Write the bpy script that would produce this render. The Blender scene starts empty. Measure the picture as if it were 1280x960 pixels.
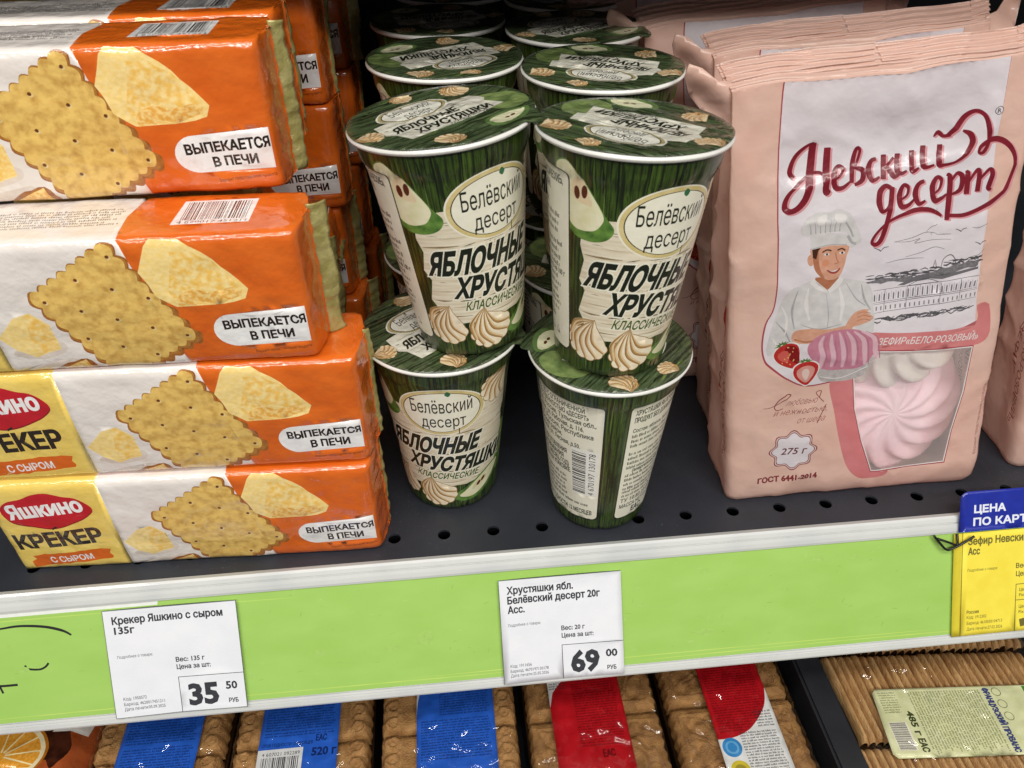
import bpy, bmesh, math, random
import numpy as np
from mathutils import Vector, Matrix, noise
from mathutils.geometry import delaunay_2d_cdt

PI = math.pi
random.seed(5)
SC = bpy.context.scene
COL = SC.collection

# ------------------------------------------------------------------ camera
def basis(yaw, pitch, roll):
    cy, sy, cp, sp = math.cos(yaw), math.sin(yaw), math.cos(pitch), math.sin(pitch)
    f = Vector((sy * cp, cy * cp, -sp)); r = Vector((cy, -sy, 0)); u = r.cross(f)
    cr, sr = math.cos(roll), math.sin(roll)
    return cr * r + sr * u, -sr * r + cr * u, f
cr_, cu_, cf_ = basis(.0890, .6551, -.0133)
cam = bpy.data.cameras.new('camera')
cam.sensor_width = 36; cam.lens = 36 * 965.8 / 1280
cam.clip_start = .01; cam.clip_end = 50
co = bpy.data.objects.new('camera', cam); COL.objects.link(co)
m = Matrix((cr_, cu_, -cf_)).transposed().to_4x4(); m.translation = Vector((-.0132, -.3162, .3824))
co.matrix_world = m
SC.camera = co
cam.dof.use_dof = True; cam.dof.focus_distance = .50; cam.dof.aperture_fstop = 18

# ------------------------------------------------------------------ light: shop ceiling tubes over the aisle
w = bpy.data.worlds.new('World'); SC.world = w; w.use_nodes = True
w.node_tree.nodes['Background'].inputs[0].default_value = (.92, .96, 1, 1)
w.node_tree.nodes['Background'].inputs[1].default_value = .11
def tube_lamp(loc, target, sx, sy, power, color=(1, .97, .92)):
    l = bpy.data.lights.new('ceiling_tube_lamp', 'AREA'); l.shape = 'RECTANGLE'
    l.size, l.size_y, l.energy, l.color = sx, sy, power, color
    o = bpy.data.objects.new('ceiling_tube_lamp', l); COL.objects.link(o); o.location = loc
    o.rotation_euler = (Vector(target) - Vector(loc)).to_track_quat('-Z', 'Y').to_euler()
tube_lamp((-.1, -.62, 1.75), (0, .0, .1), 2.6, .10, 26)
tube_lamp((.2, -1.9, 1.9), (0, .05, .1), 3.0, .2, 62)
SC.view_settings.view_transform = 'Standard'; SC.view_settings.look = 'None'
SC.view_settings.exposure = -0.07; SC.view_settings.gamma = 1
SC.cycles.max_bounces = 8

# ------------------------------------------------------------------ helpers: materials
def lin(h):
    h = h.lstrip('#'); c = [int(h[i:i + 2], 16) / 255 for i in (0, 2, 4)]
    return tuple(x / 12.92 if x <= .04045 else ((x + .055) / 1.055) ** 2.4 for x in c) + (1,)
#        roughness, bump strength, bump scale (per cm), coat
KIND = {'film': (.24, .20, 1.2, .8), 'cup': (.34, .04, 3, .25), 'lid': (.28, .35, 1.3, .5), 'bag': (.30, .30, .6, .4),
        'paper': (.62, .03, 6, 0), 'gloss': (.3, .02, 2, .3), 'insert': (.38, .03, .6, .25)}
MATS = {}
def pm(kind, hx, hx2=None, scale=(2, 2), lo=.35, hi=.65, detail=4, vary=.06):
    """printed ink on film, card, foil or paper: colour 1, or colours 1 and 2 mixed by stretched noise in the print's own cm"""
    key = (kind, hx, hx2, scale, lo, hi)
    if key in MATS: return MATS[key]
    rough, bs, bsc, coat = KIND[kind]
    m = bpy.data.materials.new('print_%s_%s' % (kind, hx.strip('#'))); m.use_nodes = True
    nt = m.node_tree; n = nt.nodes; L = nt.links; p = n['Principled BSDF']
    uv = n.new('ShaderNodeTexCoord'); mp = n.new('ShaderNodeMapping'); mp.inputs['Scale'].default_value = (scale[0], scale[1], 1)
    L.new(uv.outputs['UV'], mp.inputs[0])
    nz = n.new('ShaderNodeTexNoise'); nz.inputs['Scale'].default_value = 1; nz.inputs['Detail'].default_value = detail
    L.new(mp.outputs[0], nz.inputs['Vector'])
    rp = n.new('ShaderNodeValToRGB'); rp.color_ramp.elements[0].position = lo; rp.color_ramp.elements[1].position = hi
    a = lin(hx); b = lin(hx2) if hx2 else tuple(x * (1 - vary) for x in a[:3]) + (1,)
    rp.color_ramp.elements[0].color = a; rp.color_ramp.elements[1].color = b
    L.new(nz.outputs['Fac'], rp.inputs[0]); L.new(rp.outputs[0], p.inputs['Base Color'])
    p.inputs['Roughness'].default_value = rough; p.inputs['Coat Weight'].default_value = coat; p.inputs['Coat Roughness'].default_value = .06 if kind in ('film', 'gloss') else .14
    n2 = n.new('ShaderNodeTexNoise'); n2.inputs['Scale'].default_value = bsc; n2.inputs['Detail'].default_value = 3
    L.new(uv.outputs['UV'], n2.inputs['Vector'])
    bp = n.new('ShaderNodeBump'); bp.inputs['Strength'].default_value = bs; bp.inputs['Distance'].default_value = .004
    L.new(n2.outputs['Fac'], bp.inputs['Height']); L.new(bp.outputs[0], p.inputs['Normal']); L.new(bp.outputs[0], p.inputs['Coat Normal'])
    if kind == 'bag':                                  # thin white film lets some light into the bag
        out = n['Material Output']; tl = n.new('ShaderNodeBsdfTranslucent'); mx = n.new('ShaderNodeMixShader'); mx.inputs[0].default_value = .38
        L.new(rp.outputs[0], tl.inputs[0]); L.new(p.outputs[0], mx.inputs[1]); L.new(tl.outputs[0], mx.inputs[2]); L.new(mx.outputs[0], out.inputs[0])
    MATS[key] = m; return m
def solid(name, hx, rough=.5, hx2=None, nscale=40, bump=0, bscale=200, metal=0, coat=0, stretch=(1, 1, 1), lo=.35, hi=.7):
    if name in MATS: return MATS[name]
    m = bpy.data.materials.new(name); m.use_nodes = True; nt = m.node_tree; n = nt.nodes; L = nt.links; p = n['Principled BSDF']
    tc = n.new('ShaderNodeTexCoord'); mp = n.new('ShaderNodeMapping'); mp.inputs['Scale'].default_value = stretch
    L.new(tc.outputs['Object'], mp.inputs[0])
    nz = n.new('ShaderNodeTexNoise'); nz.inputs['Scale'].default_value = nscale; nz.inputs['Detail'].default_value = 5
    L.new(mp.outputs[0], nz.inputs['Vector'])
    rp = n.new('ShaderNodeValToRGB'); rp.color_ramp.elements[0].position = lo; rp.color_ramp.elements[1].position = hi
    a = lin(hx); rp.color_ramp.elements[0].color = a
    rp.color_ramp.elements[1].color = lin(hx2) if hx2 else tuple(x * .85 for x in a[:3]) + (1,)
    L.new(nz.outputs['Fac'], rp.inputs[0]); L.new(rp.outputs[0], p.inputs['Base Color'])
    p.inputs['Roughness'].default_value = rough; p.inputs['Metallic'].default_value = metal; p.inputs['Coat Weight'].default_value = coat
    if bump:
        n2 = n.new('ShaderNodeTexNoise'); n2.inputs['Scale'].default_value = bscale; n2.inputs['Detail'].default_value = 4
        L.new(mp.outputs[0], n2.inputs['Vector'])
        bp = n.new('ShaderNodeBump'); bp.inputs['Strength'].default_value = bump; bp.inputs['Distance'].default_value = .002
        L.new(n2.outputs['Fac'], bp.inputs['Height']); L.new(bp.outputs[0], p.inputs['Normal'])
    MATS[name] = m; return m
def clear_film(name, trans=.8, tint=(1, 1, 1), rough=.12, bscale=60, bstr=.4, haze=0):
    m = bpy.data.materials.new(name); m.use_nodes = True; nt = m.node_tree; n = nt.nodes; L = nt.links
    for x in list(n): n.remove(x)
    out = n.new('ShaderNodeOutputMaterial'); mix = n.new('ShaderNodeMixShader'); tr = n.new('ShaderNodeBsdfTransparent'); gl = n.new('ShaderNodeBsdfGlossy')
    tr.inputs[0].default_value = tint + (1,); gl.inputs['Roughness'].default_value = rough
    fr = n.new('ShaderNodeFresnel'); fr.inputs[0].default_value = 1.5
    ma = n.new('ShaderNodeMath'); ma.operation = 'MULTIPLY_ADD'; ma.inputs[1].default_value = 1.0; ma.inputs[2].default_value = 1 - trans - .04
    tc = n.new('ShaderNodeTexCoord'); nz = n.new('ShaderNodeTexNoise'); nz.inputs['Scale'].default_value = bscale; nz.inputs['Detail'].default_value = 3
    bp = n.new('ShaderNodeBump'); bp.inputs['Strength'].default_value = bstr; bp.inputs['Distance'].default_value = .004
    L.new(tc.outputs['Object'], nz.inputs['Vector']); L.new(nz.outputs['Fac'], bp.inputs['Height']); L.new(bp.outputs[0], gl.inputs['Normal']); L.new(bp.outputs[0], fr.inputs['Normal'])
    mi = n.new('ShaderNodeMath'); mi.operation = 'MINIMUM'; mi.inputs[1].default_value = .30
    src = tr
    if haze:  # pale diffuse stands in for the whitish reflection on the film
        df = n.new('ShaderNodeBsdfDiffuse'); df.inputs[0].default_value = (.9, .88, .88, 1); m2 = n.new('ShaderNodeMixShader'); m2.inputs[0].default_value = haze
        L.new(tr.outputs[0], m2.inputs[1]); L.new(df.outputs[0], m2.inputs[2]); src = m2
    L.new(fr.outputs[0], ma.inputs[0]); L.new(ma.outputs[0], mi.inputs[0]); L.new(mi.outputs[0], mix.inputs[0]); L.new(src.outputs[0], mix.inputs[1]); L.new(gl.outputs[0], mix.inputs[2])
    L.new(mix.outputs[0], out.inputs[0]); return m

# ------------------------------------------------------------------ helpers: flat art cut into one sheet (millimetres)
_TC = {}
def glyphs(s):
    if s in _TC: return _TC[s]
    c = bpy.data.curves.new('t', 'FONT'); c.body = s; c.fill_mode = 'NONE'; c.resolution_u = 2
    o = bpy.data.objects.new('t', c); me = bpy.data.meshes.new_from_object(o)
    co_ = [(v.co.x, v.co.y) for v in me.vertices]; n_ = len(co_); joined = set()
    for e in me.edges: joined.add((min(e.vertices), max(e.vertices)))
    out = []; cur = []
    for k in range(n_):                                # each contour is a run of consecutive vertices
        cur.append(co_[k])
        if (k, k + 1) not in joined:
            if len(cur) > 2: out.append(cur)
            cur = []
    bpy.data.objects.remove(o); bpy.data.curves.remove(c); bpy.data.meshes.remove(me)
    if len(s) > 1:                                     # glyph by glyph: outers run clockwise, counters the other way
        q, k = [], 0
        for ch in s:
            if ch == ' ': continue
            nc = len(glyphs(ch)); grp = out[k:k + nc]; k += nc
            if grp and area(max(grp, key=lambda c: abs(area(c)))) > 0: grp = [c[::-1] for c in grp]
            q += grp
        out = q + out[k:]
    elif out and area(max(out, key=lambda c: abs(area(c)))) > 0: out = [c[::-1] for c in out]
    _TC[s] = out; return out
def area(p): return .5 * sum(p[i - 1][0] * p[i][1] - p[i][0] * p[i - 1][1] for i in range(len(p)))
def grow(p, d):                                     # move a contour along its left normals: outers swell, counters shrink
    n = len(p); q = []
    for i in range(n):
        x0, y0 = p[i - 1]; x1, y1 = p[i]; x2, y2 = p[(i + 1) % n]
        a = (x1 - x0, y1 - y0); b = (x2 - x1, y2 - y1); la = math.hypot(*a) or 1e-9; lb = math.hypot(*b) or 1e-9
        na = (-a[1] / la, a[0] / la); nb = (-b[1] / lb, b[0] / lb)
        mx, my = na[0] + nb[0], na[1] + nb[1]; k = max(.5, (mx * mx + my * my) / 2)
        q.append((x1 + d * mx / k, y1 + d * my / k))
    return q
def smooth(pts, n=6, closed=False):
    P = [Vector(p) for p in pts]; out = []; N = len(P)
    for i in range(N if closed else N - 1):
        if closed: a, b, c, d = P[i - 1], P[i], P[(i + 1) % N], P[(i + 2) % N]
        else: a, b, c, d = P[max(i - 1, 0)], P[i], P[i + 1], P[min(i + 2, N - 1)]
        for k in range(n):
            t = k / n
            out.append(tuple(.5 * (2 * b + (c - a) * t + (2 * a - 5 * b + 4 * c - d) * t * t + (3 * b - a - 3 * c + d) * t ** 3)))
    if not closed: out.append(tuple(P[-1]))
    return out
def ell(cx, cy, rx, ry, rot=0, n=40):
    c, s = math.cos(rot), math.sin(rot)
    return [(cx + rx * math.cos(t) * c - ry * math.sin(t) * s, cy + rx * math.cos(t) * s + ry * math.sin(t) * c) for t in [2 * PI * k / n for k in range(n)]]
class Art:
    def __init__(s, dom, base, g=4.0, grid=None):
        s.dom = dom; s.base = base; s.g = g; s.sh = []; s.grid = grid or []; s.T = lambda x, y: (x, y)
    def add(s, contours, mat): s.sh.append(([[s.T(*p) for p in c] for c in contours], mat))
    def poly(s, pts, mat): s.add([pts], mat)
    def blob(s, pts, mat, n=5): s.add([smooth(pts, n, True)], mat)
    def rect(s, x0, y0, x1, y1, mat): s.add([[(x0, y0), (x1, y0), (x1, y1), (x0, y1)]], mat)
    def stroke(s, pts, wd, mat, n=6, taper=None, chunk=7):
        P = smooth(pts, n) if n > 1 else [tuple(p) for p in pts]; N = len(P); Lf, Rt = [], []
        for i in range(N):
            a = P[max(i - 1, 0)]; b = P[min(i + 1, N - 1)]; dx, dy = b[0] - a[0], b[1] - a[1]; l = math.hypot(dx, dy) or 1e-9
            t = i / (N - 1); ww = (wd if not taper else wd * float(np.interp(t, [k / (len(taper) - 1) for k in range(len(taper))], taper))) / 2
            Lf.append((P[i][0] - dy / l * ww, P[i][1] + dx / l * ww)); Rt.append((P[i][0] + dy / l * ww, P[i][1] - dx / l * ww))
        for a in range(0, N - 1, chunk):
            b = min(a + chunk, N - 1); s.add([Lf[a:b + 1] + Rt[a:b + 1][::-1]], mat)
    def text(s, t, x, y, h, mat, w=None, rot=0, bold=0, shear=0, align='l', arc=0, swell=None):
        g = glyphs(t); k = h / .728
        if not g: return
        x0 = min(p[0] for c in g for p in c); x1 = max(p[0] for c in g for p in c)
        kx = (w / (x1 - x0)) if w else k
        c, sn = math.cos(rot), math.sin(rot); W = (x1 - x0) * kx; ox = {'l': 0, 'c': -W / 2, 'r': -W}[align]
        out = []
        for lp in g:
            q = []
            base_ = [((px - x0) * kx, py * k) for px, py in lp]
            if bold: base_ = grow(base_, bold)
            for px, py in base_:
                X = px + ox + shear * py; Y = py
                if arc: Y += arc * ((px / W) - .5) ** 2 * 4
                if swell: Y *= 1 + swell * (px / W)
                q.append((x + X * c - Y * sn, y + X * sn + Y * c))
            out.append(q)
        s.add(out, mat)
    def lines(s, x, y, wd, n, pitch, h, mat, rot=0, seed=0, ragged=.15, block=.62):
        """illegible small print: rows of letter-sized marks"""
        r = random.Random(seed); c, sn = math.cos(rot), math.sin(rot); cs = []
        for k in range(n):
            px = 0; W = wd * (1 - ragged * r.random()); wl = r.randint(2, 9)
            while px < W:
                if wl == 0: px += h * .45; wl = r.randint(2, 9)
                lw = h * r.uniform(.35, .7) * block; hh = h * r.choice([.7, .7, .75, 1.0]); yy = -k * pitch
                q = [(px, yy), (px + lw, yy), (px + lw, yy + hh), (px, yy + hh)]
                cs.append([(x + a * c - b * sn, y + a * sn + b * c) for a, b in q]); px += lw + h * .22; wl -= 1
        s.add(cs, mat)
    def barcode(s, x, y, wd, ht, mat, seed=1, rot=0, unit=None):
        r = random.Random(seed); u = unit or wd / 95; px = 0; c, sn = math.cos(rot), math.sin(rot)
        while px < wd - u:
            bw = u * r.choice([1, 1, 1, 2, 2, 3])
            q = [(px, 0), (min(px + bw, wd), 0), (min(px + bw, wd), ht), (px, ht)]
            s.add([[(x + a * c - b * sn, y + a * sn + b * c) for a, b in q]], mat); px += bw + u * r.choice([1, 1, 2, 2, 3])
    def build(s):
        V, E_, X = [], [], []
        def put(c, keep=True):
            q = []
            for p in c:
                if not q or abs(p[0] - q[-1][0]) + abs(p[1] - q[-1][1]) > 2e-3: q.append((p[0], p[1]))
            if len(q) > 2 and abs(q[0][0] - q[-1][0]) + abs(q[0][1] - q[-1][1]) <= 2e-3: q.pop()
            if len(q) < 3: return None
            b = len(V); V.extend(Vector(p) for p in q); E_.extend((b + k, b + (k + 1) % len(q)) for k in range(len(q)))
            return np.array(q)
        if len(s.dom) == 4 and not isinstance(s.dom[0], tuple):
            u0, u1, v0, v1 = s.dom; nu = max(1, round((u1 - u0) / s.g)); nv = max(1, round((v1 - v0) / s.g))
            us = [u0 + (u1 - u0) * i / nu for i in range(nu + 1)]; vs = [v0 + (v1 - v0) * i / nv for i in range(nv + 1)]
            D = put([(a, v0) for a in us] + [(u1, b) for b in vs[1:]] + [(a, v1) for a in us[::-1][1:]] + [(u0, b) for b in vs[::-1][1:-1]])
            gp = [(a, b) for a in us[1:-1] for b in vs[1:-1]]
        else:
            D = put(s.dom); xs = [p[0] for p in s.dom]; ys = [p[1] for p in s.dom]
            gp = [(a, b) for a in np.arange(min(xs), max(xs), s.g) for b in np.arange(min(ys), max(ys), s.g)]
        V.extend(Vector((a + 1.3e-3, b + .7e-3)) for a, b in list(gp) + list(s.grid))
        shp = [([q for q in (put(c) for c in cs) if q is not None], mt) for cs, mt in s.sh]
        ov, oe, of, _, _, _ = delaunay_2d_cdt(V, E_, [], 0, 1e-4, False)
        VA = np.array([(v[0], v[1]) for v in ov]); T = np.array([t for t in of if len(t) == 3], dtype=np.int64)
        C = VA[T].mean(axis=1); cx, cy = C[:, 0], C[:, 1]
        def wind(q, W):
            x0, y0 = q.min(0); x1, y1 = q.max(0)
            I = np.nonzero((cx > x0) & (cx < x1) & (cy > y0) & (cy < y1))[0]
            if not len(I): return
            for k in range(0, len(I), 4000):
                J = I[k:k + 4000]; px, py = cx[J, None], cy[J, None]
                ax, ay = q[None, :, 0], q[None, :, 1]; b = np.roll(q, -1, 0); bx, by = b[None, :, 0], b[None, :, 1]
                side = (bx - ax) * (py - ay) - (by - ay) * (px - ax)
                W[J] += ((ay <= py) & (by > py) & (side > 0)).sum(1) - ((ay > py) & (by <= py) & (side < 0)).sum(1)
        W = np.zeros(len(T), np.int32); wind(D, W); inside = W != 0
        best = np.full(len(T), -1)
        for k, (cs, mt) in enumerate(shp):
            W = np.zeros(len(T), np.int32)
            for q in cs: wind(q, W)
            best[W != 0] = k
        tris = [tuple(int(i) for i in t) for t, ok in zip(T, inside) if ok]
        mats = [s.base if k < 0 else shp[k][1] for k, ok in zip(best, inside) if ok]
        used = VA.tolist()
        return used, tris, mats
def link(name, me, parent=None):
    o = bpy.data.objects.new(name, me); COL.objects.link(o)
    if parent: o.parent = parent
    return o
def sheet(name, art, S, parent=None, parts=None, extra=None, weld=True, flip=False):
    """the art laid over surface S(u, v) as one mesh; materials given as strings become part meshes of their own or are cut away"""
    pv, tris, mats = art.build(); pos = {}
    groups = {}
    for t, mt in zip(tris, mats): groups.setdefault(mt if isinstance(mt, str) else None, []).append((t, mt))
    res = None
    for key, fl in groups.items():
        if key is not None and (not parts or key not in parts): continue
        me = bpy.data.meshes.new(name); idx = {}; vs = []; fs = []; ms = []; mi = []
        for t, mt in fl:
            f = []
            for k in t:
                if k not in idx:
                    if k not in pos: pos[k] = S(*pv[k])
                    idx[k] = len(vs); vs.append(pos[k])
                f.append(idx[k])
            if flip: f.reverse()
            fs.append(f)
            mm = parts[key][1] if key else mt
            if mm not in ms: ms.append(mm)
            mi.append(ms.index(mm))
        me.from_pydata(vs, [], fs); rev = {v: k for k, v in idx.items()}
        for mm in ms: me.materials.append(mm)
        me.polygons.foreach_set('material_index', mi); me.polygons.foreach_set('use_smooth', [True] * len(fs))
        uvl = me.uv_layers.new(name='UVMap'); li = np.empty(len(me.loops), dtype=np.int32); me.loops.foreach_get('vertex_index', li)
        uvs = np.array([[pv[rev[i]][0] / 10, pv[rev[i]][1] / 10] for i in range(len(vs))])[li]; uvl.data.foreach_set('uv', uvs.ravel())
        if weld or (extra and key is None):
            bm = bmesh.new(); bm.from_mesh(me)
            if extra and key is None: extra(bm, me)
            if weld: bmesh.ops.remove_doubles(bm, verts=bm.verts, dist=2e-6)
            bm.to_mesh(me); bm.free()
        nm = name if key is None else parts[key][0]
        me.name = nm
        if key is None: res = link(nm, me, parent)
        else: groups[key] = (nm, me)
    for key, v in groups.items():
        if isinstance(v, tuple): link(v[0], v[1], res if parts[key][2] else parent)
    return res
def mesh_obj(name, vs, fs, mat, parent=None, smooth_=True, mods=None):
    me = bpy.data.meshes.new(name); me.from_pydata(vs, [], fs); me.materials.append(mat)
    if smooth_: me.polygons.foreach_set('use_smooth', [True] * len(fs))
    me.update(); return link(name, me, parent)
def grid_mesh(name, nu, nv, fn, mat, parent=None, closed_u=False, uv=None):
    vs = [fn(i / nu if closed_u else i / (nu - 1), j / (nv - 1)) for j in range(nv) for i in range(nu)]; fs = []
    for j in range(nv - 1):
        for i in range(nu if closed_u else nu - 1):
            a = j * nu + i; b = j * nu + (i + 1) % nu; fs.append((a, b, b + nu, a + nu))
    return mesh_obj(name, vs, fs, mat, parent)
def box_bm(bm, x0, x1, y0, y1, z0, z1, bev=.001, rotx=0, piv=(0, 0, 0)):
    r = bmesh.ops.create_cube(bm, size=1); vs = r['verts']
    for v in vs: v.co = Vector((x0 + (x1 - x0) * (v.co.x + .5), y0 + (y1 - y0) * (v.co.y + .5), z0 + (z1 - z0) * (v.co.z + .5)))
    if bev: bmesh.ops.bevel(bm, geom=list({e for v in vs for e in v.link_edges}), offset=bev, segments=2, affect='EDGES')
def bm_obj(name, bm, mat, parent=None, smooth_=False):
    me = bpy.data.meshes.new(name); bm.to_mesh(me); bm.free(); me.materials.append(mat)
    if smooth_: me.polygons.foreach_set('use_smooth', [True] * len(me.polygons))
    return link(name, me, parent)
def tube(name, pts, rad, mat, parent=None, n=8):
    P = [Vector(p) for p in pts]; vs = []; fs = []
    for i, p in enumerate(P):
        d = (P[min(i + 1, len(P) - 1)] - P[max(i - 1, 0)]).normalized(); a = d.cross(Vector((.3, .2, 1))).normalized(); b = d.cross(a)
        for k in range(n): vs.append(p + rad * (a * math.cos(2 * PI * k / n) + b * math.sin(2 * PI * k / n)))
    for i in range(len(P) - 1):
        for k in range(n): fs.append((i * n + k, i * n + (k + 1) % n, (i + 1) * n + (k + 1) % n, (i + 1) * n + k))
    fs.append(tuple(range(n))[::-1]); fs.append(tuple(range((len(P) - 1) * n, len(P) * n)))
    return vs, fs
def empty(name, loc=(0, 0, 0), rot=(0, 0, 0)):
    o = bpy.data.objects.new(name, None); COL.objects.link(o); o.location = loc; o.rotation_euler = rot; o.empty_display_size = .02; return o
def tag(o, label, cat, group=None):
    o['label'] = label; o['category'] = cat
    if group: o['group'] = group
    return o
def struct(o): o['kind'] = 'structure'; return o
def dup(o, parent=None):
    c = o.copy(); COL.objects.link(c); c.parent = parent
    for ch in list(o.children): dup(ch, c)
    return c
def nz3(x, y, z=0): return noise.noise(Vector((x, y, z)))

# ------------------------------------------------------------------ the setting: shelves and back panel
SHELF = solid('shelf_powder_coat', '#23262c', .40, '#2d3038', 22, .08, 1400, lo=.3, hi=.75)
DARK = solid('shelf_underside', '#1d1e22', .6)
def shelf_S(u, v): return Vector((u / 1000, v / 1000, 0))
a = Art((-700, 700, 3, 480), SHELF, 60)
for i in range(-18, 22): a.poly(ell(-28.3 + 32 * i, 24.8, 4.1, 4.1, n=28), 'HOLE')
o = struct(sheet('shelf', a, shelf_S))
nt_ = SHELF.node_tree; n_ = nt_.nodes; p_ = n_['Principled BSDF']        # dust and rubbed specks
tc_ = n_.new('ShaderNodeTexCoord'); nz_ = n_.new('ShaderNodeTexNoise'); nz_.inputs['Scale'].default_value = 520; nz_.inputs['Detail'].default_value = 2
nb_ = n_.new('ShaderNodeTexNoise'); nb_.inputs['Scale'].default_value = 14; nb_.inputs['Detail'].default_value = 4
ra_ = n_.new('ShaderNodeMapRange'); ra_.inputs[1].default_value = .66; ra_.inputs[2].default_value = .76; ra_.inputs[4].default_value = .5
rb_ = n_.new('ShaderNodeMapRange'); rb_.inputs[1].default_value = .45; rb_.inputs[2].default_value = .75; rb_.inputs[4].default_value = .9
mu_ = n_.new('ShaderNodeMath'); mu_.operation = 'MULTIPLY'; mx_ = n_.new('ShaderNodeMixRGB'); mx_.inputs[2].default_value = lin('#8a8b8c')
for q_ in (nz_, nb_): nt_.links.new(tc_.outputs['Object'], q_.inputs['Vector'])
nt_.links.new(nz_.outputs['Fac'], ra_.inputs[0]); nt_.links.new(nb_.outputs['Fac'], rb_.inputs[0]); nt_.links.new(ra_.outputs[0], mu_.inputs[0]); nt_.links.new(rb_.outputs[0], mu_.inputs[1])
old_ = p_.inputs['Base Color'].links[0].from_socket; nt_.links.new(mu_.outputs[0], mx_.inputs[0]); nt_.links.new(old_, mx_.inputs[1]); nt_.links.new(mx_.outputs[0], p_.inputs['Base Color'])
rr_ = n_.new('ShaderNodeMapRange'); rr_.inputs[3].default_value = .34; rr_.inputs[4].default_value = .55; nt_.links.new(nb_.outputs['Fac'], rr_.inputs[0]); nt_.links.new(rr_.outputs[0], p_.inputs['Roughness'])
md = o.modifiers.new('thickness', 'SOLIDIFY'); md.thickness = .0016; md.offset = -1
for p in o.data.polygons: p.use_smooth = False
def struct_box(name, x0, x1, y0, y1, z0, z1, mat, bev=.001):
    bm = bmesh.new(); box_bm(bm, x0, x1, y0, y1, z0, z1, bev); return struct(bm_obj(name, bm, mat))
struct_box('shelf_beam', -.7, .7, .012, .47, -.03, -.022, DARK)
struct_box('back_panel', -.7, .7, .484, .5, -.3, .8, solid('back_panel_grey', '#26262a', .6))
struct_box('lower_shelf', -.7, .7, -.14, .48, -.212, -.2, SHELF)
struct_box('unseen_upper_shelf', -.7, .7, .108, .48, .350, .380, SHELF)  # out of view; height and front edge set to shade the back rows

# ------------------------------------------------------------------ price rail
AN = .5117
R0 = Vector((0, -.002, -.003)); RD = Vector((0, -math.sin(AN), -math.cos(AN))); RN = Vector((0, -math.cos(AN), math.sin(AN)))
def rp_(x, s, n): return Vector((x, 0, 0)) + R0 + s * RD + n * RN
WHITE_PL = solid('white_rail_plastic', '#cccecb', .35, '#b7babb', 18, .05, 60, coat=.2, lo=.45, hi=.8)
rail = tag(empty('price_rail'), 'long white shelf edge rail holding a lime green paper insert and the price cards', 'price rail')
prof = [(-.0085, -.004), (-.0085, .0006), (-.0070, .0016), (-.0045, .0019), (-.0042, .0011), (-.0036, .0011), (-.0033, .0021), (-.001, .0024), (.0016, .0024), (.0031, .0019), (.0034, .0004),
        (.0742, .0004), (.0744, .0013), (.0758, .0016), (.0762, .0010), (.0768, .0010), (.0772, .0018), (.0795, .0018), (.0806, .0012), (.0806, -.003), (.07, -.0045)]
vs, fs = [], []
NX = 12
for i in range(NX + 1):
    for s, n in prof: vs.append(rp_(-.7 + 1.4 * i / NX, s, n))
K = len(prof)
for i in range(NX):
    for k in range(K): fs.append((i * K + k, i * K + (k + 1) % K, (i + 1) * K + (k + 1) % K, (i + 1) * K + k))
fs.append(tuple(range(K))); fs.append(tuple(range(NX * K, NX * K + K))[::-1])
mesh_obj('rail_profile', vs, fs, WHITE_PL, rail, False)
def ins_S(u, v): return rp_(u / 1000, -v / 1000, .0010 + .0002 * nz3(u / 60, v / 30))
GREEN = pm('insert', '#a4cb68', '#9cc55e', (.25, .6), .3, .7)
INK = pm('paper', '#1c1d20', vary=.2)
SCUFF = pm('insert', '#76964a', '#8bb058', (3, 3))
a = Art((-700, 700, -73.5, -3), GREEN, 12)
a.poly([(-700, -3), (-203, -3), (-203.6, -5.8), (-700, -6.4)], pm('paper', '#e6e8e2'))
a.stroke([(-310, -13.4), (-297, -12.8), (-285, -12), (-271, -13.7), (-261, -17), (-256, -20.4)], 1.6, INK, taper=[.5, .8, 1, 1.1, .7])
a.stroke([(-285.4, -37.2), (-284, -39.6), (-277.6, -40.6), (-273.8, -39.3), (-271.6, -37)], 1.3, INK)
a.stroke([(-302.3, -49), (-299, -49.2), (-291.3, -49.2)], 1.5, INK); a.stroke([(-302, -49), (-301.3, -51), (-300.4, -53.9)], 1.3, INK)
rr = random.Random(3)
for x0_, x1_, y_ in ((-330, 40, -70.6), (-60, 300, -68.8), (90, 330, -71.2), (-330, -120, -8.6)): a.stroke([(x0_, y_), ((x0_ + x1_) / 2, y_ + .5), (x1_, y_ - .2)], .7, pm('insert', '#c3d96e', '#aed062', (.5, 3)), taper=[.1, 1, .7, 1, .1])  # thin yellowish reflection lines painted into the insert's colour
for k in range(26):
    x = rr.uniform(-300, 310); y = rr.uniform(-68, -10); s_ = rr.uniform(1.5, 7); a.blob([(x + s_ * rr.uniform(.6, 1.3) * math.cos(t), y + s_ * .5 * rr.uniform(.5, 1.2) * math.sin(t)) for t in (0, 1, 2, 3.1, 4.2, 5.2)], pm('insert', '#9bc161', '#a6cc69', (4, 4)))
for k in range(150):
    x = rr.uniform(-300, 310); y = rr.uniform(-70, -6); l = rr.uniform(.8, 5); t = rr.choice([.1, -.2, 1.2, .3])
    a.stroke([(x, y), (x + l * .5 * math.cos(t), y + l * .5 * math.sin(t) + .2), (x + l * math.cos(t), y + l * math.sin(t))], rr.uniform(.1, .35), rr.choice([SCUFF, SCUFF, pm('insert', '#b9d98a')]), taper=[.2, 1, .2])
sheet('green_insert', a, ins_S, rail)

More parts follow.
